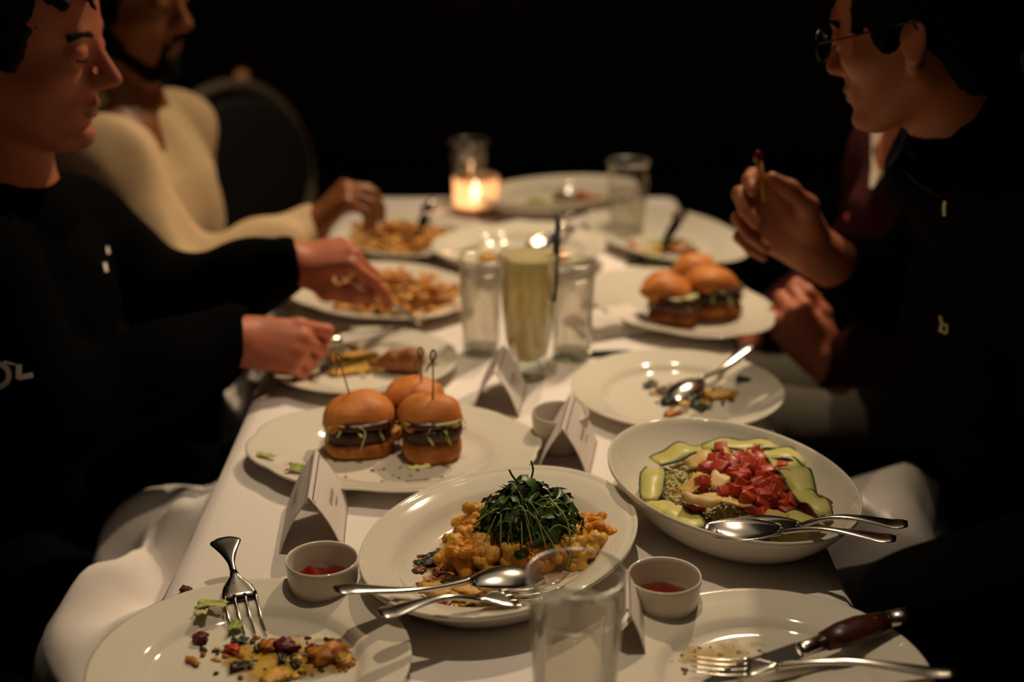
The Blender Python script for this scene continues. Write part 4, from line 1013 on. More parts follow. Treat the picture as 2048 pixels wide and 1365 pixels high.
FR_ = [leaf_me(rnd.uniform(.018, .028), rnd.uniform(.004, .006), 20 + i, .55) for i in range(4)]
for i, me in enumerate(LV_): me.materials.append(M['leafdark' if i % 3 else 'leafmid'])
for i, me in enumerate(FR_): me.materials.append(M['leafpurple' if i % 2 else 'leafmid'])
r = random.Random(12)
core = link('leaf_core', blob(.046, .038, .040, 3, .25, 2.2, 3, .3), M['leafdark'], hs, (0, .004, .016))
for i in range(150):
    th = r.uniform(0, 6.283); ph = r.uniform(.0, 1.50); R = r.uniform(.85, 1.06)
    n = Vector((math.cos(th) * math.sin(ph), math.sin(th) * math.sin(ph), math.cos(ph)))
    p = Vector((n.x * .052 * R, n.y * .042 * R + .004, .012 + n.z * .052 * R))
    me = (LV_[r.randrange(6)] if r.random() < .68 else FR_[r.randrange(4)])
    tq = n.to_track_quat('Z', 'Y').to_matrix().to_4x4() @ Matrix.Rotation(r.uniform(0, 6.28), 4, 'Z') @ Matrix.Rotation(r.uniform(-.9, .25), 4, 'Y')
    o = link('leaf', me, None, hs); o.matrix_local = Matrix.Translation(p) @ tq @ Matrix.Translation((-.009, 0, 0))
for i in range(95):
    th = r.uniform(0, 6.283); rr = r.uniform(.2, 1)
    a = Vector((math.cos(th) * .048 * rr, math.sin(th) * .038 * rr, .058 * (1 - rr * rr * .7) + .006))
    th2 = th + r.uniform(.6, 2.2); r2 = r.uniform(.5, 1.15)
    b = Vector((math.cos(th2) * .052 * r2, math.sin(th2) * .042 * r2, .056 * max(.1, 1 - r2 * r2 * .6) + .008))
    mid = (a + b) / 2 + Vector((0, 0, r.uniform(.004, .014)))
    sp = smooth_pts([a, mid, b], 5)
    link('stem', tube(sp, [.0008] * len(sp), 5, name='stem'), M['stem' if r.random() < .6 else 'leafmid'], hs)
for i, pts in enumerate((((.020, -.012, .062), (.036, -.030, .048), (.040, -.040, .020), (.036, -.042, -.004)), ((.030, -.02, .03), (.055, -.026, .016), (.074, -.030, .004)), ((-.02, -.01, .055), (-.04, -.012, .046), (-.056, -.014, .034)), ((0, .02, .06), (.004, .024, .075), (.002, .024, .086)), ((-.006, .01, .062), (-.016, .012, .074), (-.020, .012, .082)))):
    sp = smooth_pts(pts, 5); link('stem', tube(sp, [.0011] * len(sp), 6, name='stem'), M['stem' if i < 3 else 'leafmid'], hs)

# ------------------------------------------------------------------ zucchini bowl
zx, zy = .231, 1.365
sh = bmesh.new(); r = random.Random(5); bm = bmesh.new()
ca, sa = math.cos(math.radians(-64)), math.sin(math.radians(-64))
def zloc(u, v): return Vector((zx + u * ca - v * sa, zy + u * sa + v * ca, 0))
def ztop(u, v): return CH + .018 + .024 * max(0, 1 - (u / .105) ** 2 - (v / .082) ** 2)
vs, fs = [(0, 0, CH + .0415)], []; NR, NA = 14, 48
for j in range(1, NR + 1):
    for i in range(NA):
        a = 2 * math.pi * i / NA; k = j / NR * (1 + .05 * math.sin(a * 5) + .03 * math.sin(a * 9)); u, v = math.cos(a) * .104 * k, math.sin(a) * .079 * k
        vs.append((u, v, max(CH + .0145, ztop(u, v) - .0015 + .0045 * noise.noise(Vector((u * 60, v * 60, 1))) - (.004 if j == NR else 0))))
for i in range(NA): fs.append((0, 1 + i, 1 + (i + 1) % NA))
for j in range(NR - 1):
    for i in range(NA):
        a = 1 + j * NA + i; c = 1 + j * NA + (i + 1) % NA; fs.append((a, a + NA, c + NA, c))
me = bpy.data.meshes.new('grain_base'); me.from_pydata(vs, [], fs)
base = link('grain_base', me, M['shred'], None, (zx, zy, 0), (0, 0, math.radians(-64)))
tag(base, 'pale green grains and herbs mounded in the zucchini bowl', 'grain', kind='stuff')
bm = bmesh.new(); mi = []
for i in range(700):
    a = r.uniform(0, 6.28); q = math.sqrt(r.random()) * .97; u, v = math.cos(a) * q * .100, math.sin(a) * q * .076
    p = zloc(u, v); p.z = ztop(u, v) + .002; L = r.uniform(.003, .008); th = r.uniform(0, 3.14)
    dv = Vector((math.cos(th), math.sin(th), r.uniform(-.3, .3))) * L
    t = tube([p - dv, p + Vector((0, 0, r.uniform(0, .002))), p + dv], [.0009, .0014, .0009], 5, name='t')
    n0 = len(bm.faces); bm.from_mesh(t); bpy.data.meshes.remove(t); bm.faces.ensure_lookup_table()
    k = 0 if r.random() < .84 else (1 if r.random() < .6 else 2)
    for f in bm.faces[n0:]: f.material_index = k; f.smooth = True
me = bpy.data.meshes.new('shreds'); bm.to_mesh(me); bm.free()
for q in ('shred', 'cauliyellow', 'leafmid'): me.materials.append(M[q])
tag(link('vegetable_shreds', me), 'fine pale shreds and herb specks over the zucchini', 'shredded vegetables', kind='stuff')
def ribbon(p0, p1, wd, label, seed, bow=.006, cat='zucchini'):
    """long thin slice with a dark skin edge on both sides"""
    root = empty('zucchini_ribbon', ((p0 + p1) / 2), label, cat, 'zucchini ribbons in the right bowl')
    d = (p1 - p0); s = d.cross(Vector((0, 0, 1))).normalized(); n = 12; mid = (p0 + p1) / 2
    def grid(name, e0, e1, lift, m, th):
        vs, fs = [], []
        for i in range(n + 1):
            t = i / n; c = p0 + d * t - mid; c.z += bow * math.sin(math.pi * t) + .002 * math.sin(t * 9 + seed)
            k = math.sin(math.pi * (t * .8 + .1)) ** .3
            for e in (e0, (e0 + e1) / 2, e1): vs.append(tuple(c + s * e * wd * k + Vector((0, 0, lift + .0012 * math.sin(t * 14 + e * 3 + seed)))))
        for i in range(n):
            for j in range(2):
                a = i * 3 + j; fs.append((a, a + 1, a + 4, a + 3))
        mm = bpy.data.meshes.new(name); mm.from_pydata(vs, [], fs)
        o = link(name, mm, m, root); q = o.modifiers.new('thick', 'SOLIDIFY'); q.thickness = th; q.offset = 0
    grid('flesh', -.92, .92, 0, M['zucchini'], .0016)
    grid('skin_edge', .90, 1.05, .0002, M['zskin'], .0021); grid('skin_edge', -1.05, -.90, .0002, M['zskin'], .0021)
rib = [((1405, 898), (1560, 898), .011, .790, 'zucchini ribbon along the back edge of the heap'), ((1480, 905), (1612, 925), .012, .790, 'zucchini ribbon at the back right of the heap'), ((1555, 915), (1610, 985), .013, .792, 'broad zucchini ribbon at the right of the tomatoes'),
       ((1310, 925), (1420, 900), .012, .788, 'zucchini ribbon at the back left of the heap'), ((1310, 935), (1300, 1000), .010, .786, 'zucchini ribbon at the left edge of the heap'), ((1285, 1000), (1390, 1070), .011, .780, 'zucchini ribbon nearest the lower left rim of the bowl'),
       ((1320, 1020), (1400, 1060), .011, .783, 'zucchini ribbon under the spoon bowl at left'), ((1590, 985), (1650, 1030), .010, .788, 'zucchini ribbon with a dark edge at the lower right of the tomatoes'), ((1530, 1065), (1640, 1040), .012, .785, 'zucchini ribbon under the spoon handles'), ((1480, 1082), (1560, 1085), .010, .782, 'zucchini ribbon at the near rim under the spoons')]
for i, (a, b, wd, z, lb) in enumerate(rib): ribbon(at(*a, z), at(*b, z), wd * 1.35, lb, i)
for i, (x, y, sx, sy, rz, lb) in enumerate(((1390, 965, .016, .012, .5, 'pale yellow shaving at left of the tomatoes'), (1440, 960, .017, .012, .9, 'pale yellow shaving beside the single tomato piece'), (1400, 1000, .012, .020, 1.2, 'long pale yellow shaving left of the spoon bowl'), (1450, 1000, .026, .009, -.1, 'long folded yellow shaving above the spoon bowl'),
                                        (1475, 905, .017, .009, .2, 'pale shaving at the back of the tomatoes'), (1525, 930, .015, .009, -.5, 'pale shaving right of the tomato cluster'), (1545, 1040, .012, .014, .7, 'yellow shaving by the spoon neck'), (1405, 920, .018, .011, .4, 'tan shaving at the back left of the bowl'))):
    vs, fs = [], []; n = 6
    for j in range(n + 1):
        for k in range(n + 1):
            u, v = k / n * 2 - 1, j / n * 2 - 1; g = 1 + .25 * noise.noise(Vector((u, v, i * 3.3)))
            vs.append((u * sx * g, v * sy * g * (1 - .3 * u * u), .006 * math.sin(u * 2 + i) + .003 * noise.noise(Vector((u * 2, v * 2, i)))))
    for j in range(n):
        for k in range(n):
            a = j * (n + 1) + k; fs.append((a, a + 1, a + n + 2, a + n + 1))
    mm = bpy.data.meshes.new('shaving'); mm.from_pydata(vs, [], fs)
    o = link('cheese_shaving', mm, M['cheese'], None, at(x, y, .800), (rnd.uniform(-.2, .2), rnd.uniform(-.2, .2), rz)); q = o.modifiers.new('thick', 'SOLIDIFY'); q.thickness = .0016
    tag(o, lb, 'shaving')
def dice_me(seed):
    bm = bmesh.new(); bmesh.ops.create_cube(bm, size=1); bmesh.ops.bevel(bm, geom=bm.edges[:], offset=.13, segments=2, affect='EDGES', profile=.5)
    for v in bm.verts: v.co = v.co * (1 + .38 * noise.noise(v.co * 1.6 + Vector((seed * 7, 0, 0)))) * .0118
    return bm_me(bm, 'dice')
DICE = [dice_me(i) for i in range(6)]
for me in DICE: me.materials.append(M['tomato'])
tom = [(1440, 900), (1450, 910), (1432, 925), (1410, 935), (1425, 942), (1445, 940), (1462, 930), (1475, 920), (1490, 915), (1505, 908), (1515, 912), (1500, 922), (1520, 920), (1530, 910), (1485, 930), (1470, 942), (1490, 940), (1460, 945), (1478, 957), (1488, 950), (1405, 966), (1480, 972), (1445, 987), (1470, 980),
       (1535, 948), (1528, 958), (1522, 940), (1560, 940), (1570, 950), (1565, 935), (1510, 972), (1525, 975), (1540, 970), (1555, 975), (1545, 985), (1515, 990), (1500, 985), (1530, 995), (1555, 992), (1540, 1000), (1510, 1005), (1495, 1000), (1520, 1012), (1505, 1020), (1525, 1028), (1580, 1005), (1570, 1025), (1588, 1035), (1575, 1042), (1565, 1012),
       (1610, 975), (1618, 985), (1606, 985), (1612, 1010), (1625, 1005), (1635, 1015), (1620, 1020), (1640, 1008), (1385, 1018), (1396, 1015), (1390, 1022), (1510, 930), (1455, 922), (1550, 962), (1535, 985)]
for i, (x, y) in enumerate(tom):
    p = at(x, y, .80); q = p - Vector((zx, zy, 0)); u, v = q.x * ca + q.y * sa, -q.x * sa + q.y * ca
    z = ztop(u, v) + .010 + .004 * rnd.random(); p = at(x, y, z)
    o = link('diced_tomato', DICE[i % 6], None, None, p, (rnd.uniform(0, 6), rnd.uniform(0, 6), rnd.uniform(0, 6))); o.scale = [rnd.uniform(.95, 1.35)] * 3
    own = {(1405, 966): 'single tomato piece between two pale yellow shavings', (1385, 1018): 'tomato piece left of the other two above the spoon bowl', (1396, 1015): 'upper tomato piece of the three above the spoon bowl', (1390, 1022): 'lower tomato piece of the three above the spoon bowl', (1445, 987): 'tomato piece lying below the square yellow shaving'}
    tag(o, own.get((x, y), 'small red diced tomato piece heaped over the zucchini in the right bowl'), 'tomato', 'diced tomatoes on the zucchini')

# ------------------------------------------------------------------ people
def V3(*a): return Vector(a)
def head_prims(nose=1.0, lidded=True):
    P = [EL((-.012, 0, .032), (.098, .075, .084)), EL((.028, 0, -.018), (.060, .061, .084), .03), EL((.030, 0, .050), (.060, .062, .048), .03)]
    for s in (1, -1):
        P += [RC((-.012, s * .052, -.050), (.055, s * .022, -.100), .020, .016, .03), EL((.056, s * .040, -.022), (.026, .020, .018), .02)]
    P += [EL((.074, 0, -.099), (.018, .022, .016), .018), RC((.080, -.030, .020), (.080, .030, .020), .0125, None, .016), EL((.068, 0, -.062), (.025, .031, .027), .018)]
    P += [EL((.101, .031, .000), (.015, .019, .0115), .014, 's'), EL((.101, -.031, .000), (.015, .019, .0115), .014, 's')]
    P += [RC((.088, 0, .012), (.1105 + .03 * (nose - 1), 0, -.030), .0078, .0090, .014), EL((.0985, .0092, -.0350), (.011, .0066, .0066), .014), EL((.0985, -.0092, -.0350), (.011, .0066, .0066), .014)]
    for s in (1, -1):
        P += [EL((.0795, s * .031, -.001), (.0125, .0150, .0125), .008)]
        if lidded: P += [EL((.0810, s * .031, .0026), (.0130, .0165, .0105), .005)]
    P += [EL((.0885, 0, -.0615), (.0085, .0215, .0050), .005), EL((.0865, 0, -.0735), (.0085, .0190, .0054), .005), EL((.1005, 0, -.0672), (.012, .0245, .0013), .002, 's'), EL((.094, 0, -.084), (.010, .022, .005), .008, 's')]
    for s in (1, -1):
        P += [EL((-.014, s * .0775, -.006), (.0175, .0075, .0310), .006, 'u', (s * .25, .18, s * -.3)), EL((-.010, s * .075, -.034), (.009, .006, .011), .006),
              EL((-.009, s * .0865, -.002), (.0095, .006, .0190), .004, 's', (s * .25, .18, 0))]
    return P
def head_matrix(tip, yaw, pitch, roll=0.0, s=1.05):
    R = (Matrix.Rotation(yaw, 4, 'Z') @ Matrix.Rotation(pitch, 4, 'Y') @ Matrix.Rotation(roll, 4, 'X'))
    o = Vector(tip) - R @ (Vector((.122, 0, -.032)) * s)
    return Matrix.Translation(o) @ R
def frame(w, f, b):
    x = Vector(f).normalized(); z = Vector(b); z = (z - x * z.dot(x)).normalized(); y = z.cross(x)
    m = Matrix((x, y, z)).transposed().to_4x4(); m.translation = Vector(w); return m
def hand_prims(side, w, f, b, curl, thumb, spread=(5, 0, -5, -10), s=1.0):
    """side +1 right hand, -1 left; w wrist, f finger direction, b back-of-hand direction; curl = bends of each finger"""
    P = []; ty = side
    mcp = [(.088, .026), (.093, .007), (.087, -.012), (.078, -.029)]
    ln = [(.043, .026, .020), (.047, .030, .021), (.043, .028, .021), (.034, .020, .018)]
    rr = [(.0098, .0088, .0080, .0070), (.0100, .0090, .0082, .0072), (.0095, .0085, .0078, .0068), (.0085, .0075, .0068, .0060)]
    P.append(RC((-.03, 0, 0), (.012, 0, 0), .0265, .0255, .02)); P.append(EL((.045, -.002 * ty, -.002), (.045, .034, .0145), .016))
    for i in range(4):
        m0 = Vector((mcp[i][0], mcp[i][1] * ty, -.003 * abs(i - 1.2)))
        P.append(RC((.012, mcp[i][1] * ty * .55, 0), m0, .0125, rr[i][0] + .0012, .012))
        a = 0; p = m0; sp = math.radians(spread[i]) * ty
        for j in range(3):
            a += math.radians(curl[i][j]); d = Vector((math.cos(a) * math.cos(sp), math.cos(a) * math.sin(sp), -math.sin(a)))
            q = p + d * ln[i][j]; P.append(RC(p, q, rr[i][j], rr[i][j + 1], .0035 if j else .007)); p = q
        if i == 0: TIPS['index'] = p.copy()
    p = Vector((.020, .020 * ty, -.008))
    for d, l, r1, r2 in zip(thumb, (.044, .034, .027), (.0145, .0110, .0100), (.0112, .0098, .0080)):
        d = Vector((d[0], d[1] * ty, d[2])).normalized(); q = p + d * l; P.append(RC(p, q, r1, r2, .010)); p = q
    TIPS['thumb'] = p.copy(); FM = frame(w, f, b); TIPS['pinch'] = FM @ ((TIPS['thumb'] + TIPS['index']) * .5 * s); TIPS['up'] = FM.to_3x3() @ Vector((.35, 1, 0))
    P.append(EL((.035, .022 * ty, -.010), (.026, .014, .013), .012))
    return moved(P, frame(w, f, b), s)
TIPS = {}
def limb(pts, rads, k=.03):
    return [RC(pts[i], pts[i + 1], rads[i], rads[i + 1], k) for i in range(len(pts) - 1)]
def cuff(w, d, R=.075):
    d = Vector(d).normalized(); return RC(Vector(w) + d * R, Vector(w) + d * (R + .09), R, R, .003, 's')
def collar(nb, r, th, tilt, sx=1.0, rise=.0, fx=1):
    f = lambda a: nb + V3(fx * (math.cos(a) * r * sx - .006), math.sin(a) * r, rise - tilt * math.cos(a))
    return [RC(f(i * .3491), f((i + 1) * .3491), th, th, .012) for i in range(18)]
def body_surface(o):
    dg = bpy.context.evaluated_depsgraph_get(); return BVHTree.FromObject(o, dg)
def decal(name, o, strokes, m, parent, off=.0012):
    """marks lying on the cloth: strokes are (points, half width) seen in the photograph, dropped onto the surface"""
    bvh = body_surface(o); vv, ff = [], []
    def drop(px, py):
        h = bvh.ray_cast(Vector((0, 0, CAMZ)), ray(px, py))
        return None if h[0] is None else h[0] - ray(px, py) * off + h[1] * .0004
    for pts, hw in strokes:
        row = []; P = [Vector((a, b, 0)) for a, b in pts]; Q = []
        for a, b in zip(P[:-1], P[1:]):
            n = max(1, int((b - a).length / 5)); Q += [a + (b - a) * i / n for i in range(n)]
        Q.append(P[-1])
        for i, p in enumerate(Q):
            t = (Q[min(i + 1, len(Q) - 1)] - Q[max(i - 1, 0)]).normalized(); s = Vector((-t.y, t.x, 0)) * (hw if not callable(hw) else hw(i / (len(Q) - 1)))
            row.append((drop(p.x + s.x, p.y + s.y), drop(p.x - s.x, p.y - s.y)))
        for (a, b), (c, d) in zip(row[:-1], row[1:]):
            if None in (a, b, c, d): continue
            n = len(vv); vv += [tuple(a), tuple(b), tuple(d), tuple(c)]; ff.append((n, n + 1, n + 2, n + 3))
    if not ff: return None
    me = bpy.data.meshes.new(name); me.from_pydata(vv, [], ff); return link(name, me, m, parent, smooth=False)
def lips_on(me, Hm, s, m):
    """colour the faces of the mouth"""
    me.materials.append(m); inv = Hm.inverted(); n = len(me.polygons)
    co = np.empty(len(me.vertices) * 3, np.float32); me.vertices.foreach_get('co', co); co = co.reshape(-1, 3)
    vi = np.empty(len(me.loops), np.int32); me.loops.foreach_get('vertex_index', vi); c = co[vi.reshape(-1, 4)].mean(1)
    A = np.array(inv); l = (c @ A[:3, :3].T + A[:3, 3]) / s
    sel = (np.abs(l[:, 1]) < .022) & (l[:, 0] > .082) & (np.abs(l[:, 2] + .0675) < .0118 * (1 - (l[:, 1] / .026) ** 2))
    ix = np.zeros(n, np.int32); ix[sel] = 1; me.polygons.foreach_set('material_index', ix)
def eyes_brows(root, Hm, s, brow_m, shut=.35, lash=True):
    for sd in (1, -1):
        e = lathe([(0, -.0118), (.006, -.0102), (.0104, -.0056), (.0118, 0), (.0104, .0056), (.006, .0102), (0, .0118)], 20, s, s, None, 'eye')
        e.materials.append(M['eyewhite']); e.materials.append(M['iris'])
        for p in e.polygons:
            if p.center.z > .0085: p.material_index = 1
        o = link('eye', e, None, root); o.matrix_world = Hm @ Matrix.Translation(Vector((.0835, sd * .031, -.001)) * s) @ Matrix.Rotation(math.radians(90 + 32 * shut), 4, 'Y')
        br = [(.0925, sd * .012, .0185), (.0935, sd * .024, .0225), (.0885, sd * .037, .0235), (.0775, sd * .049, .0185)]
        link('eyebrow', tube([Hm @ (Vector(p) * s) for p in smooth_pts(br, 4)], [(.0040, .0046)] * 13, 6, name='brow'), brow_m, root)
        la = [(.0885, sd * .0175, -.0050), (.0930, sd * .031, -.0075), (.0860, sd * .0450, -.0050)]
        link('eyelashes', tube([Hm @ (Vector(p) * s) for p in smooth_pts(la, 4)], [(.0018, .0012)] * 9, 5, name='lash'), brow_m, root)
def hair_prims(fringe, low=-.03, side=.0):
    P = [EL((-.020, 0, .042), (.108, .086, .090)), EL((-.062, 0, low), (.048, .066, .060), .03)]
    P += [EL((.098, 0, -.012), (.068, .105, .076), .012, 's'), EL((.030, 0, -.090), (.07, .11, .075), .015, 's')]
    for s in (1, -1):
        P += [EL((.018, s * .072, .012 + side), (.019, .009, .034), .010), EL((-.012, s * .084, -.012), (.018, .012, .030), .004, 's')]
    P += [RC(a, b, r1, r2, .006) for a, b, r1, r2 in fringe]
    return P
def person(name, label, skin, prims, head, cloth, cloth_m, cloth_name, hair=None, hair_m=None, h=.0028, extra=None, wr=None, hs=1.05):
    root = empty(name, (0, 0, 0), label, 'person')
    # the root stands on the floor below the seat
    c = head @ Vector((0, 0, 0)); root.location = (c.x * 1.15, c.y, 0)
    bpy.context.view_layer.update()
    inv = Matrix.Translation(-root.location)
    def add(n, me, m):
        o = link(n, me, m, root); o.matrix_parent_inverse = inv; return o
    bme = nets('body', prims, h); bme.materials.append(skin); lips_on(bme, head, hs, M['lipdark' if skin is M['skinbrown'] else 'lip']); add('body', bme, None)
    co = add(cloth_name, nets(cloth_name, cloth, .0048, wr, 1), cloth_m)
    if hair: add('hair', nets('hair', moved(hair, head, hs), .0032, wrinkle(.0016, 260, 5, (1, 1, .5)), 1), hair_m)
    return root, co, add
UP = (0, 0, 1)
def chair_for(x, y, rz, label):
    return dup(CHAIR, (x, y, 0), (0, 0, rz), label)

# the oval backed chair, local +x is the way the sitter faces
ch = empty('oval_back_chair', (-.43, 3.06, 0), 'empty dark chair with an oval wooden back behind the cream sweater', 'chair', 'oval back chairs')
bm = bmesh.new(); bmesh.ops.create_uvsphere(bm, u_segments=32, v_segments=12, radius=1)
for v in bm.verts:
    p = v.co; q = (abs(p.x) ** 4 + abs(p.y) ** 4) ** .25; l = math.hypot(p.x, p.y); k = l / q if q > 1e-5 else 1
    v.co = Vector((p.x * k * .23, p.y * k * .235, p.z * .045))
link('seat', bm_me(bm, 'seat'), M['upholstery'], ch, (.02, 0, .435))
link('seat_rail', boxme(.42, .43, .05, .012), M['chairwood'], ch, (.02, 0, .385), smooth=False)
ring = [(-.20 - .085 * (.5 + .5 * math.sin(a)) - .02 * math.cos(a) ** 2, .225 * math.cos(a), .675 + .215 * math.sin(a)) for a in [2 * math.pi * i / 40 for i in range(41)]]
link('back_frame', tube(ring, [(.016, .014)] * 41, 8, up=(1, 0, 0.01), name='ring', caps=False), M['chairwood'], ch)
padm = lathe([(0, .016), (.6, .014), (.9, .007), (1, 0), (.9, -.006), (0, -.008)], 36, .197, .222, None, 'pad')
link('back_pad', padm, M['upholstery'], ch, (-.243, 0, .675), (math.radians(90), math.radians(-79.5), math.radians(90)))
for sx, sy in ((1, 1), (1, -1), (-1, 1), (-1, -1)):
    link('leg', tube([(.02 + sx * .185, sy * .185, .40), (.02 + sx * .19, sy * .19, .2), (.02 + sx * (.19 if sx > 0 else .24), sy * .19, 0)], [.021, .017, .012], 10, name='leg'), M['chairwood'], ch)
for sy in (1, -1):
    link('back_post', tube([(-.17, sy * .13, .40), (-.205, sy * .12, .495)], [.014, .014], 8, name='post'), M['chairwood'], ch)
CHAIR = ch; ch.rotation_euler = (0, 0, math.radians(-38))
chair_for(-.72, 1.75, 0, 'dark chair under the man in the black sweatshirt')
chair_for(-.74, 2.36, 0, 'dark chair under the man in the cream sweater')
chair_for(.76, 1.70, math.pi, 'dark chair under the man in glasses')
chair_for(.76, 2.13, math.pi, 'dark chair under the person in the maroon cardigan')

# ---- left, near: black sweatshirt, cutting food
H1 = head_matrix(aty(241, 163, 1.72), math.radians(-2), math.radians(5))
hs = 1.05
RW = V3(-.362, 1.715, .826); RF = V3(.93, .16, -.10); RB = V3(.10, -.74, .66)
LW = V3(-.315, 1.90, .872); LF = V3(.93, .10, .16); LB = V3(-.22, -.38, .90)
nb = V3(-.645, 1.735, 1.035)
hand_r = hand_prims(1, RW, RF, RB, [(28, 62, 38), (55, 62, 30), (62, 62, 30), (60, 55, 30)], [(.80, .20, -.55), (.9, .05, -.42), (.95, 0, -.3)])
hand_l = hand_prims(-1, LW, LF, LB, [(52, 14, 6), (62, 52, 30), (68, 58, 30), (66, 58, 30)], [(.74, .52, -.48), (.92, .10, -.42), (.9, -.15, -.45)])
torso = [RC(nb, V3(-.66, 1.745, .90), .060, .10, .06), EL((-.665, 1.745, .845), (.118, .165, .17), .06), RC(V3(-.70, 1.745, .80), V3(-.74, 1.745, .58), .13, .135, .08)]
shR, shL = V3(-.625, 1.575, .955), V3(-.610, 1.905, .925); elR, elL = V3(-.555, 1.575, .775), V3(-.485, 1.975, .785)
body = moved(head_prims(1.15), H1, hs) + [RC(H1 @ V3(-.025, 0, -.055), nb, .052, .056, .025)] + torso + limb([shR, elR, RW], [.050, .042, .027]) + limb([shL, elL, LW], [.050, .042, .027]) + [RC(nb + V3(0, -.05, -.04), shR, .05, .05, .05), RC(nb + V3(0, .05, -.04), shL, .05, .05, .05)] + hand_r + hand_l
ct = grow(torso[1:], .016) + [RC(nb + V3(-.01, 0, -.062), V3(-.655, 1.745, .90), .082, .125, .05)]
cl = ct + limb([shR, elR, elR + (RW - elR) * .6, RW], [.070, .063, .054, .045], .04) + limb([shL, elL, elL + (LW - elL) * .6, LW], [.068, .061, .052, .041], .04) + [RC(nb + V3(-.01, -.05, -.055), shR, .062, .064, .05), RC(nb + V3(-.01, .05, -.055), shL, .060, .062, .05)]
cl += collar(nb, .070, .020, .052, 1.0, .020) + collar(nb, .082, .024, .040, 1.0, -.012)
cl += [cuff(RW + RF * .006, RF), cuff(LW + LF * .012, LF)]
fr = [(V3(.045, -.03, .105), V3(.092, -.022, .072), .016, .007), (V3(.05, .01, .105), V3(.096, .012, .074), .016, .007), (V3(.03, -.05, .09), V3(.074, -.050, .056), .017, .008), (V3(.075, -.012, .098), V3(.1015, -.026, .050), .009, .0025), (V3(.04, .05, .09), V3(.078, .045, .07), .015, .006)]
p1, sw, add1 = person('person', 'man in black sweatshirt looking down while cutting food with knife and fork', M['skinpale'], body, H1, cl, M['black'], 'sweatshirt', hair_prims(fr), M['hairdark'], wr=wrinkle(.0035, 34, 2), hs=hs)
bpy.context.view_layer.update()
def in_person(o, root): o.matrix_parent_inverse = Matrix.Translation(-root.location)
def with_root(root, fn):
    n0 = set(root.children); fn()
    for o in root.children:
        if o not in n0:
            mw = o.matrix_basis.copy(); o.matrix_parent_inverse = Matrix.Translation(-root.location)
def eb(root, Hm, s, m):
    T = Matrix.Translation(-root.location); n0 = set(root.children)
    eyes_brows(root, Hm, s, m)
    for o in root.children:
        if o in n0: continue
        o.matrix_parent_inverse = T
        if o.name.startswith('eye') and not o.name.startswith(('eyebrow', 'eyelash')):
            sd = 1 if (o.name == 'eye' or True) else -1
bpy.context.view_layer.update()
eb(p1, H1, hs, M['hairdark'])
tr1 = limb([V3(-.74, 1.66, .50), V3(-.385, 1.53, .50), V3(-.36, 1.52, .08)], [.095, .068, .05], .05) + limb([V3(-.74, 1.84, .52), V3(-.30, 1.86, .545), V3(-.29, 1.86, .08)], [.095, .068, .05], .05) + [RC(V3(-.76, 1.66, .56), V3(-.76, 1.84, .56), .12, .12, .06)]
add1('trousers', nets('trousers', tr1, .007, wrinkle(.004, 30, 4)), M['blackjeans'])
for x, y in ((-.33, 1.52), (-.28, 1.86)): add1('shoe', nets('shoe', [RC((x - .04, y, .045), (x + .13, y, .035), .042, .034)], .006), M['black'])
def dparent(o, root):
    if o: o.matrix_parent_inverse = Matrix.Translation(-root.location)
arc = [(-6 + 24 * math.cos(a), 753 + 23 * math.sin(a) - 2) for a in [math.radians(q) for q in range(-95, 100, 12)]]
dparent(decal('sleeve_print', sw, [([(x, y) for x, y in arc], 5.5), ([(7, 724), (20, 727), (31, 729)], lambda t: 3.5 * (1 - .6 * t)), ([(38, 729), (37, 758)], 6.0), ([(36, 756), (66, 750)], 5.2)], M['print'], p1, .002), p1)
dparent(decal('chest_print', sw, [([(214, 494), (217, 508)], 3)], M['print'], p1, .002), p1)
dparent(decal('chest_print', sw, [([(209, 526), (213, 544)], 3.5)], M['print'], p1, .002), p1)

# ---- left, far: cream sweater
H2 = head_matrix(aty(388, 52, 2.33), math.radians(-14), math.radians(3))
nb2 = V3(-.655, 2.365, 1.005)
W2 = V3(-.335, 2.275, .818); F2 = V3(.62, .12, .66); B2 = V3(-.62, -.30, .70)
hand2 = hand_prims(1, W2, F2, B2, [(58, 38, 18), (64, 46, 22), (70, 52, 25), (74, 52, 25)], [(.7, .5, -.55), (.75, .1, -.65), (.6, -.1, -.8)])
torso2 = [RC(nb2, V3(-.66, 2.36, .88), .060, .10, .06), EL((-.655, 2.36, .835), (.120, .170, .18), .06), RC(V3(-.68, 2.36, .80), V3(-.73, 2.36, .58), .135, .14, .08)]
sr2, sl2 = V3(-.635, 2.185, .945), V3(-.600, 2.53, .935); er2, el2 = V3(-.525, 2.13, .745), V3(-.60, 2.58, .70); lw2 = V3(-.40, 2.50, .62)
hand2l = hand_prims(-1, lw2, V3(.9, -.3, -.1), UP, [(30, 40, 20)] * 4, [(.7, .6, -.3), (.9, .2, -.2), (.95, 0, -.2)])
body2 = moved(head_prims(1.0), H2, hs) + [RC(H2 @ V3(-.025, 0, -.055), nb2, .052, .056, .025)] + torso2 + limb([sr2, er2, W2], [.050, .042, .027]) + limb([sl2, el2, lw2], [.050, .042, .027]) + [RC(nb2 + V3(0, -.05, -.04), sr2, .05, .05, .05), RC(nb2 + V3(0, .05, -.04), sl2, .05, .05, .05)] + hand2 + hand2l
cl2 = grow(torso2[1:], .019) + [RC(nb2 + V3(-.01, 0, -.055), V3(-.655, 2.36, .88), .082, .125, .05)] + limb([sr2, er2, er2 + (W2 - er2) * .6, W2], [.072, .066, .054, .039], .04) + limb([sl2, el2, lw2], [.064, .056, .04], .04) + [RC(nb2 + V3(-.01, -.05, -.05), sr2, .058, .062, .05), RC(nb2 + V3(-.01, .05, -.05), sl2, .058, .060, .05)]
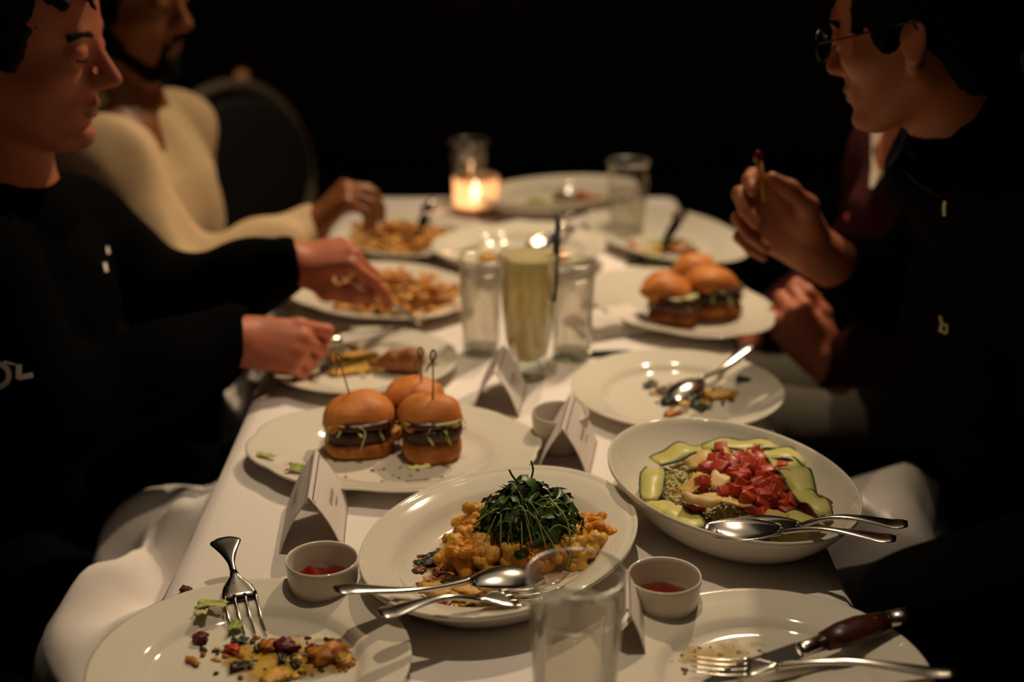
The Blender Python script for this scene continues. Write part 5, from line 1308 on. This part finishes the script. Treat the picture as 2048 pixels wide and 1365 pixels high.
cl2 += collar(nb2, .066, .012, .030, 1.0, .012) + collar(nb2, .076, .020, .034, 1.0, -.012)
cl2 += [cuff(W2 + F2 * .004, V3(.9, .25, .2)), cuff(lw2, V3(.9, -.3, -.1))]
fr2 = [(V3(.04, y, .10), V3(.085, y * .9, .085), .018, .010) for y in (-.04, 0, .04)]
p2, sw2, add2 = person('person', 'bearded man in cream sweater reaching for fries at the far left', M['skinbrown'], body2, H2, cl2, M['cream'], 'sweater', hair_prims(fr2, side=-.012), M['hairblack'], wr=wrinkle(.0085, 30, 6, (1, 1, .45)), hs=hs)
eb(p2, H2, hs, M['hairblack'])
bd = []
for s in (1, -1):
    bd += [RC((-.004, s * .060, -.025), (.012, s * .053, -.062), .014, .017, .015), RC((.012, s * .053, -.062), (.058, s * .024, -.104), .017, .016, .015), RC((.094, s * .003, -.0535), (.085, s * .023, -.066), .0045, .004, .005), RC((.085, s * .024, -.066), (.078, s * .022, -.088), .005, .008, .008)]
bd += [EL((.074, 0, -.102), (.021, .026, .019), .012), EL((.090, 0, -.052), (.008, .014, .004), .004), EL((.03, 0, -.108), (.04, .03, .014), .02)]
add2('beard', nets('beard', moved(bd, H2, hs), .0030, wrinkle(.0012, 300, 9)), M['hairblack'])
tr2 = limb([V3(-.74, 2.28, .53), V3(-.33, 2.27, .545), V3(-.31, 2.27, .08)], [.095, .068, .05], .05) + limb([V3(-.74, 2.45, .53), V3(-.33, 2.47, .545), V3(-.31, 2.47, .08)], [.095, .068, .05], .05) + [RC(V3(-.76, 2.27, .56), V3(-.76, 2.45, .56), .12, .12, .06)]
add2('trousers', nets('trousers', tr2, .008, wrinkle(.004, 30, 4)), M['blackjeans'])
for x, y in ((-.28, 2.27), (-.28, 2.47)): add2('shoe', nets('shoe', [RC((x - .04, y, .045), (x + .13, y, .035), .042, .034)], .007), M['black'])

# ---- right, near: black zip jacket, glasses, holding a fry
hs3 = .98
H3 = head_matrix(aty(1644, 135, 1.715), math.radians(180 - 30), math.radians(12), 0, hs3)
nb3 = V3(.560, 1.69, 1.085)
W3 = V3(.408, 1.85, .908); F3 = V3(-.76, -.08, .60); B3 = V3(.18, .95, .14)
hand3 = hand_prims(1, W3, F3, B3, [(18, 52, 34), (40, 62, 40), (56, 70, 40), (64, 72, 40)], [(.78, .52, -.24), (.97, .10, -.20), (.98, -.06, -.18)], spread=(6, 2, -3, -8), s=1.14); PINCH, PUP = TIPS['pinch'].copy(), TIPS['up'].copy()
torso3 = [RC(nb3, V3(.625, 1.70, .95), .060, .10, .06), EL((.650, 1.70, .89), (.120, .17, .18), .06), RC(V3(.70, 1.70, .80), V3(.76, 1.70, .58), .14, .145, .08)]
sn3, sf3 = V3(.63, 1.520, 1.015), V3(.60, 1.870, .995); en3, ef3 = V3(.70, 1.44, .69), V3(.585, 1.975, .785); wn3 = V3(.37, 1.44, .58)
hand3l = hand_prims(-1, wn3, V3(-.95, .2, -.15), UP, [(30, 40, 20)] * 4, [(.7, .6, -.3), (.9, .2, -.2), (.95, 0, -.2)])
body3 = moved(head_prims(.85), H3, hs3) + [RC(H3 @ V3(-.025, 0, -.055), nb3, .052, .056, .025)] + torso3 + limb([sn3, en3, wn3], [.05, .042, .027]) + limb([sf3, ef3, W3], [.05, .042, .030]) + [RC(nb3 + V3(0, -.05, -.04), sn3, .05, .05, .05), RC(nb3 + V3(0, .05, -.04), sf3, .05, .05, .05)] + hand3 + hand3l
FA = (W3 - ef3).normalized()
cl3 = grow(torso3[1:], .026) + [RC(nb3 + V3(.02, 0, -.055), V3(.635, 1.70, .95), .078, .12, .05)] + limb([sn3, en3, wn3], [.076, .066, .048], .04) + limb([sf3, ef3, W3], [.066, .060, .045], .04) + [RC(nb3 + V3(.01, -.05, -.05), sn3, .074, .074, .05), RC(nb3 + V3(.01, .05, -.05), sf3, .068, .066, .05)]
cl3 += collar(nb3, .074, .022, .075, 1.0, .070, -1) + collar(nb3, .084, .030, .062, 1.0, .022, -1)
cl3 += [cuff(W3 - FA * .055, FA), cuff(wn3, V3(-.95, .2, -.15))]
fr3 = [(V3(.045, y, .102), V3(.104, y * .9, .022 + .01 * abs(y) * 20), .022, .005) for y in (-.05, -.035, -.02, -.005, .012, .028, .045)] + [(V3(.03, s * .066, .07), V3(.052, s * .064, .012), .020, .008) for s in (1, -1)]
p3, jk, add3 = person('person', 'man in black zip jacket and glasses holding up a single fry', M['skinolive'], body3, H3, cl3, M['blackjacket'], 'jacket', hair_prims(fr3), M['hairblack'], wr=wrinkle(.0045, 32, 8), hs=hs3)
eb(p3, H3, hs3, M['hairblack'])
gl = empty('glasses', (0, 0, 0)); gl.parent = p3; gl.matrix_parent_inverse = Matrix.Translation(-p3.location)
for s in (1, -1):
    c = [Vector((.108 - .10 * (abs(.033 + .023 * math.cos(a)) - .03) * .6, s * (.033 + .023 * math.cos(a)), -.004 + .019 * math.sin(a))) for a in [2 * math.pi * i / 28 for i in range(29)]]
    link('lens_rim', tube([H3 @ (q * hs3) for q in c], [.0011] * 29, 6, up=(H3.to_3x3() @ V3(1, 0, 0.01)), caps=False, name='rim'), M['frame'], gl)
    link('temple_arm', tube([H3 @ (Vector(q) * hs3) for q in ((.103, s * .057, .002), (.07, s * .073, .004), (.01, s * .081, .010), (-.016, s * .083, .012), (-.030, s * .083, -.010))], [.0013] * 5, 6, name='temple'), M['frame'], gl)
link('bridge', tube([H3 @ (Vector(q) * hs3) for q in ((.108, .011, .002), (.113, 0, .005), (.108, -.011, .002))], [.0011] * 3, 6, name='bridge'), M['frame'], gl)
dparent(decal('collar_edge_highlight', jk, [([(1816, 303), (1832, 320)], 1.6), ([(1807, 340), (1828, 362), (1858, 382), (1882, 394)], 1.0)], M['greytrousers'], p3, .003), p3)  # grey strokes painted as the highlights along the open collar's edges
dparent(decal('zip_pull', jk, [([(1890, 402), (1888, 414), (1889, 432)], 3.2)], M['gold'], p3, .004), p3)
dparent(decal('chest_emblem', jk, [([(1880, 632), (1884, 648), (1880, 664)], 3), ([(1884, 648), (1895, 652), (1893, 668)], 2.5), ([(1880, 660), (1892, 668)], 2.2)], M['gold'], p3, .003), p3)
tr3 = limb([V3(.76, 1.60, .53), V3(.42, 1.58, .51), V3(.38, 1.58, .08)], [.10, .075, .055], .05) + limb([V3(.76, 1.80, .53), V3(.36, 1.82, .54), V3(.34, 1.82, .08)], [.10, .07, .05], .05) + [RC(V3(.78, 1.60, .56), V3(.78, 1.80, .56), .125, .125, .06)]
add3('trousers', nets('trousers', tr3, .007, wrinkle(.004, 30, 4)), M['black'])
for x, y in ((.36, 1.58), (.31, 1.82)): add3('shoe', nets('shoe', [RC((x + .04, y, .045), (x - .13, y, .035), .042, .034)], .007), M['black'])

# ---- right, far: maroon cardigan, face hidden behind the man in glasses
H4 = head_matrix((.475, 2.12, 1.16), math.radians(180), math.radians(6))
nb4 = V3(.635, 2.12, 1.01)
W4 = V3(.462, 1.955, .705); F4 = V3(-.62, .08, .75); B4 = V3(-.25, -.85, .35)
hand4 = hand_prims(-1, W4, F4, B4, [(62, 80, 45), (70, 85, 45), (74, 85, 45), (76, 85, 45)], [(.8, .45, -.3), (.9, .1, -.4), (.85, -.2, -.45)])
torso4 = [RC(nb4, V3(.65, 2.12, .90), .058, .10, .06), EL((.66, 2.12, .845), (.112, .165, .17), .06), RC(V3(.69, 2.12, .80), V3(.75, 2.12, .58), .13, .14, .08)]
sn4, sf4 = V3(.65, 1.945, .945), V3(.62, 2.29, .945); en4, ef4 = V3(.66, 1.925, .765), V3(.60, 2.36, .74); wf4 = V3(.42, 2.28, .64)
hand4r = hand_prims(1, wf4, V3(-.9, -.2, -.1), UP, [(30, 40, 20)] * 4, [(.7, .6, -.3), (.9, .2, -.2), (.95, 0, -.2)])
body4 = moved(head_prims(1.0), H4, hs) + [RC(H4 @ V3(-.025, 0, -.055), nb4, .05, .055, .025)] + torso4 + limb([sn4, en4, W4], [.05, .042, .027]) + limb([sf4, ef4, wf4], [.05, .042, .027]) + [RC(nb4 + V3(0, -.05, -.04), sn4, .05, .05, .05), RC(nb4 + V3(0, .05, -.04), sf4, .05, .05, .05)] + hand4 + hand4r
cl4 = grow(torso4[1:], .014) + [RC(nb4 + V3(.02, 0, -.06), V3(.65, 2.12, .90), .072, .12, .05)] + limb([sn4, en4, W4], [.064, .056, .040], .04) + limb([sf4, ef4, wf4], [.062, .054, .038], .04) + [RC(nb4 + V3(.01, -.05, -.05), sn4, .058, .062, .05), RC(nb4 + V3(.01, .05, -.05), sf4, .056, .06, .05)] + [cuff(W4, V3(-.9, .05, .1)), cuff(wf4, V3(-.9, -.2, -.1))]
p4, cg, add4 = person('person', 'person in maroon cardigan over white shirt behind the man in glasses', M['skinpale'], body4, H4, cl4, M['maroon'], 'cardigan', hair_prims(fr3), M['hairdark'], h=.0032, wr=wrinkle(.004, 34, 11), hs=hs)
eb(p4, H4, hs, M['hairdark'])
dparent(decal('shirt_front', cg, [([(1775, 225), (1775, 258), (1768, 300), (1757, 340), (1742, 376)], lambda t: 38 * (1 - t) ** .8 + 2)], M['whiteshirt'], p4, .004), p4)
bp = body_surface(cg).ray_cast(Vector((0, 0, CAMZ)), ray(1695, 436))
for i, (px, py) in enumerate(((1695, 436), (1676, 520), (1620, 605))):
    hit = body_surface(cg).ray_cast(Vector((0, 0, CAMZ)), ray(px, py))
    if hit[0] is not None:
        b = link('button', lathe([(0, .002), (.005, .002), (.0062, .0008), (.0062, -.001), (0, -.001)], 14, name='button'), M['redbutton'] if i == 0 else M['maroon'], p4)
        b.matrix_parent_inverse = Matrix.Translation(-p4.location); b.matrix_basis = Matrix.Translation(hit[0] + hit[1] * .001) @ hit[1].to_track_quat('Z', 'Y').to_matrix().to_4x4()
tr4 = limb([V3(.76, 2.04, .53), V3(.40, 2.03, .555), V3(.36, 2.03, .08)], [.095, .072, .05], .05) + limb([V3(.76, 2.22, .53), V3(.36, 2.24, .54), V3(.34, 2.24, .08)], [.095, .068, .05], .05) + [RC(V3(.77, 2.04, .56), V3(.77, 2.22, .56), .12, .12, .06)]
add4('trousers', nets('trousers', tr4, .007, wrinkle(.004, 30, 4)), M['greytrousers'])
for x, y in ((.32, 2.03), (.31, 2.24)): add4('shoe', nets('shoe', [RC((x + .04, y, .045), (x - .13, y, .035), .042, .034)], .007), M['black'])

# ------------------------------------------------------------------ things held in the hands
tp = at(840, 648, .7745); en = LW + LF.normalized() * .055 - LB.normalized() * .026; en = tp + (en - tp).normalized() * .185
fork(tp, en, 'fork held in the hand of the black sweatshirt nearer the fries', 'dinner_fork', curve=.006, arch=.004)
tp = at(802, 656, .786); en = RW + RF.normalized() * .060 - RB.normalized() * .030; en = tp + (en - tp).normalized() * .205
steak_knife(tp, en, 'table knife held over the chicken plate in the near hand', 'table_knife', wood=False, roll=-.5, blade_len=.105)
PD = (V3(-.22, -.05, 1)).normalized(); a = PINCH - PD * .022; b = PINCH + PD * .040
hf = empty('french_fry', (a + b) / 2, 'single french fry with a red ketchup tip held between finger and thumb', 'french fry')
link('potato_stick', tube([a - (a + b) / 2, (b - a) * .0, (b - a) * .34], [(.0042, .0042), (.0045, .0042), (.0042, .004)], 6, name='stick'), M['fries'], hf)
link('ketchup_tip', blob(.0062, .0058, .0085, 2, .2, 1.5, 2), M['ketchup'], hf, (b - a) * .46)

# ------------------------------------------------------------------ far lamp glow on the left, low bench at the back
lp = empty('wall_lamp', aty(485, 152, 4.44), 'tiny orange lamp glowing in the dark above the oval chair back', 'lamp')
link('lamp_back', boxme(.05, .02, .12, .004), M['chairwood'], lp, (0, .02, -.05))
link('lamp_glow', blob(.017, .014, .02, 1, .02, 1, 2), M['ember'], lp, (0, -.012, 0))
bn = empty('bench', (0.3, 4.15, 0), 'dark bench along the back wall', 'bench')
link('seat_cushion', boxme(4.2, .5, .14, .03), M['upholstery'], bn, (0, 0, .40)); link('plinth', boxme(4.2, .46, .33, .005), M['darkwood'], bn, (0, 0, .165), smooth=False)
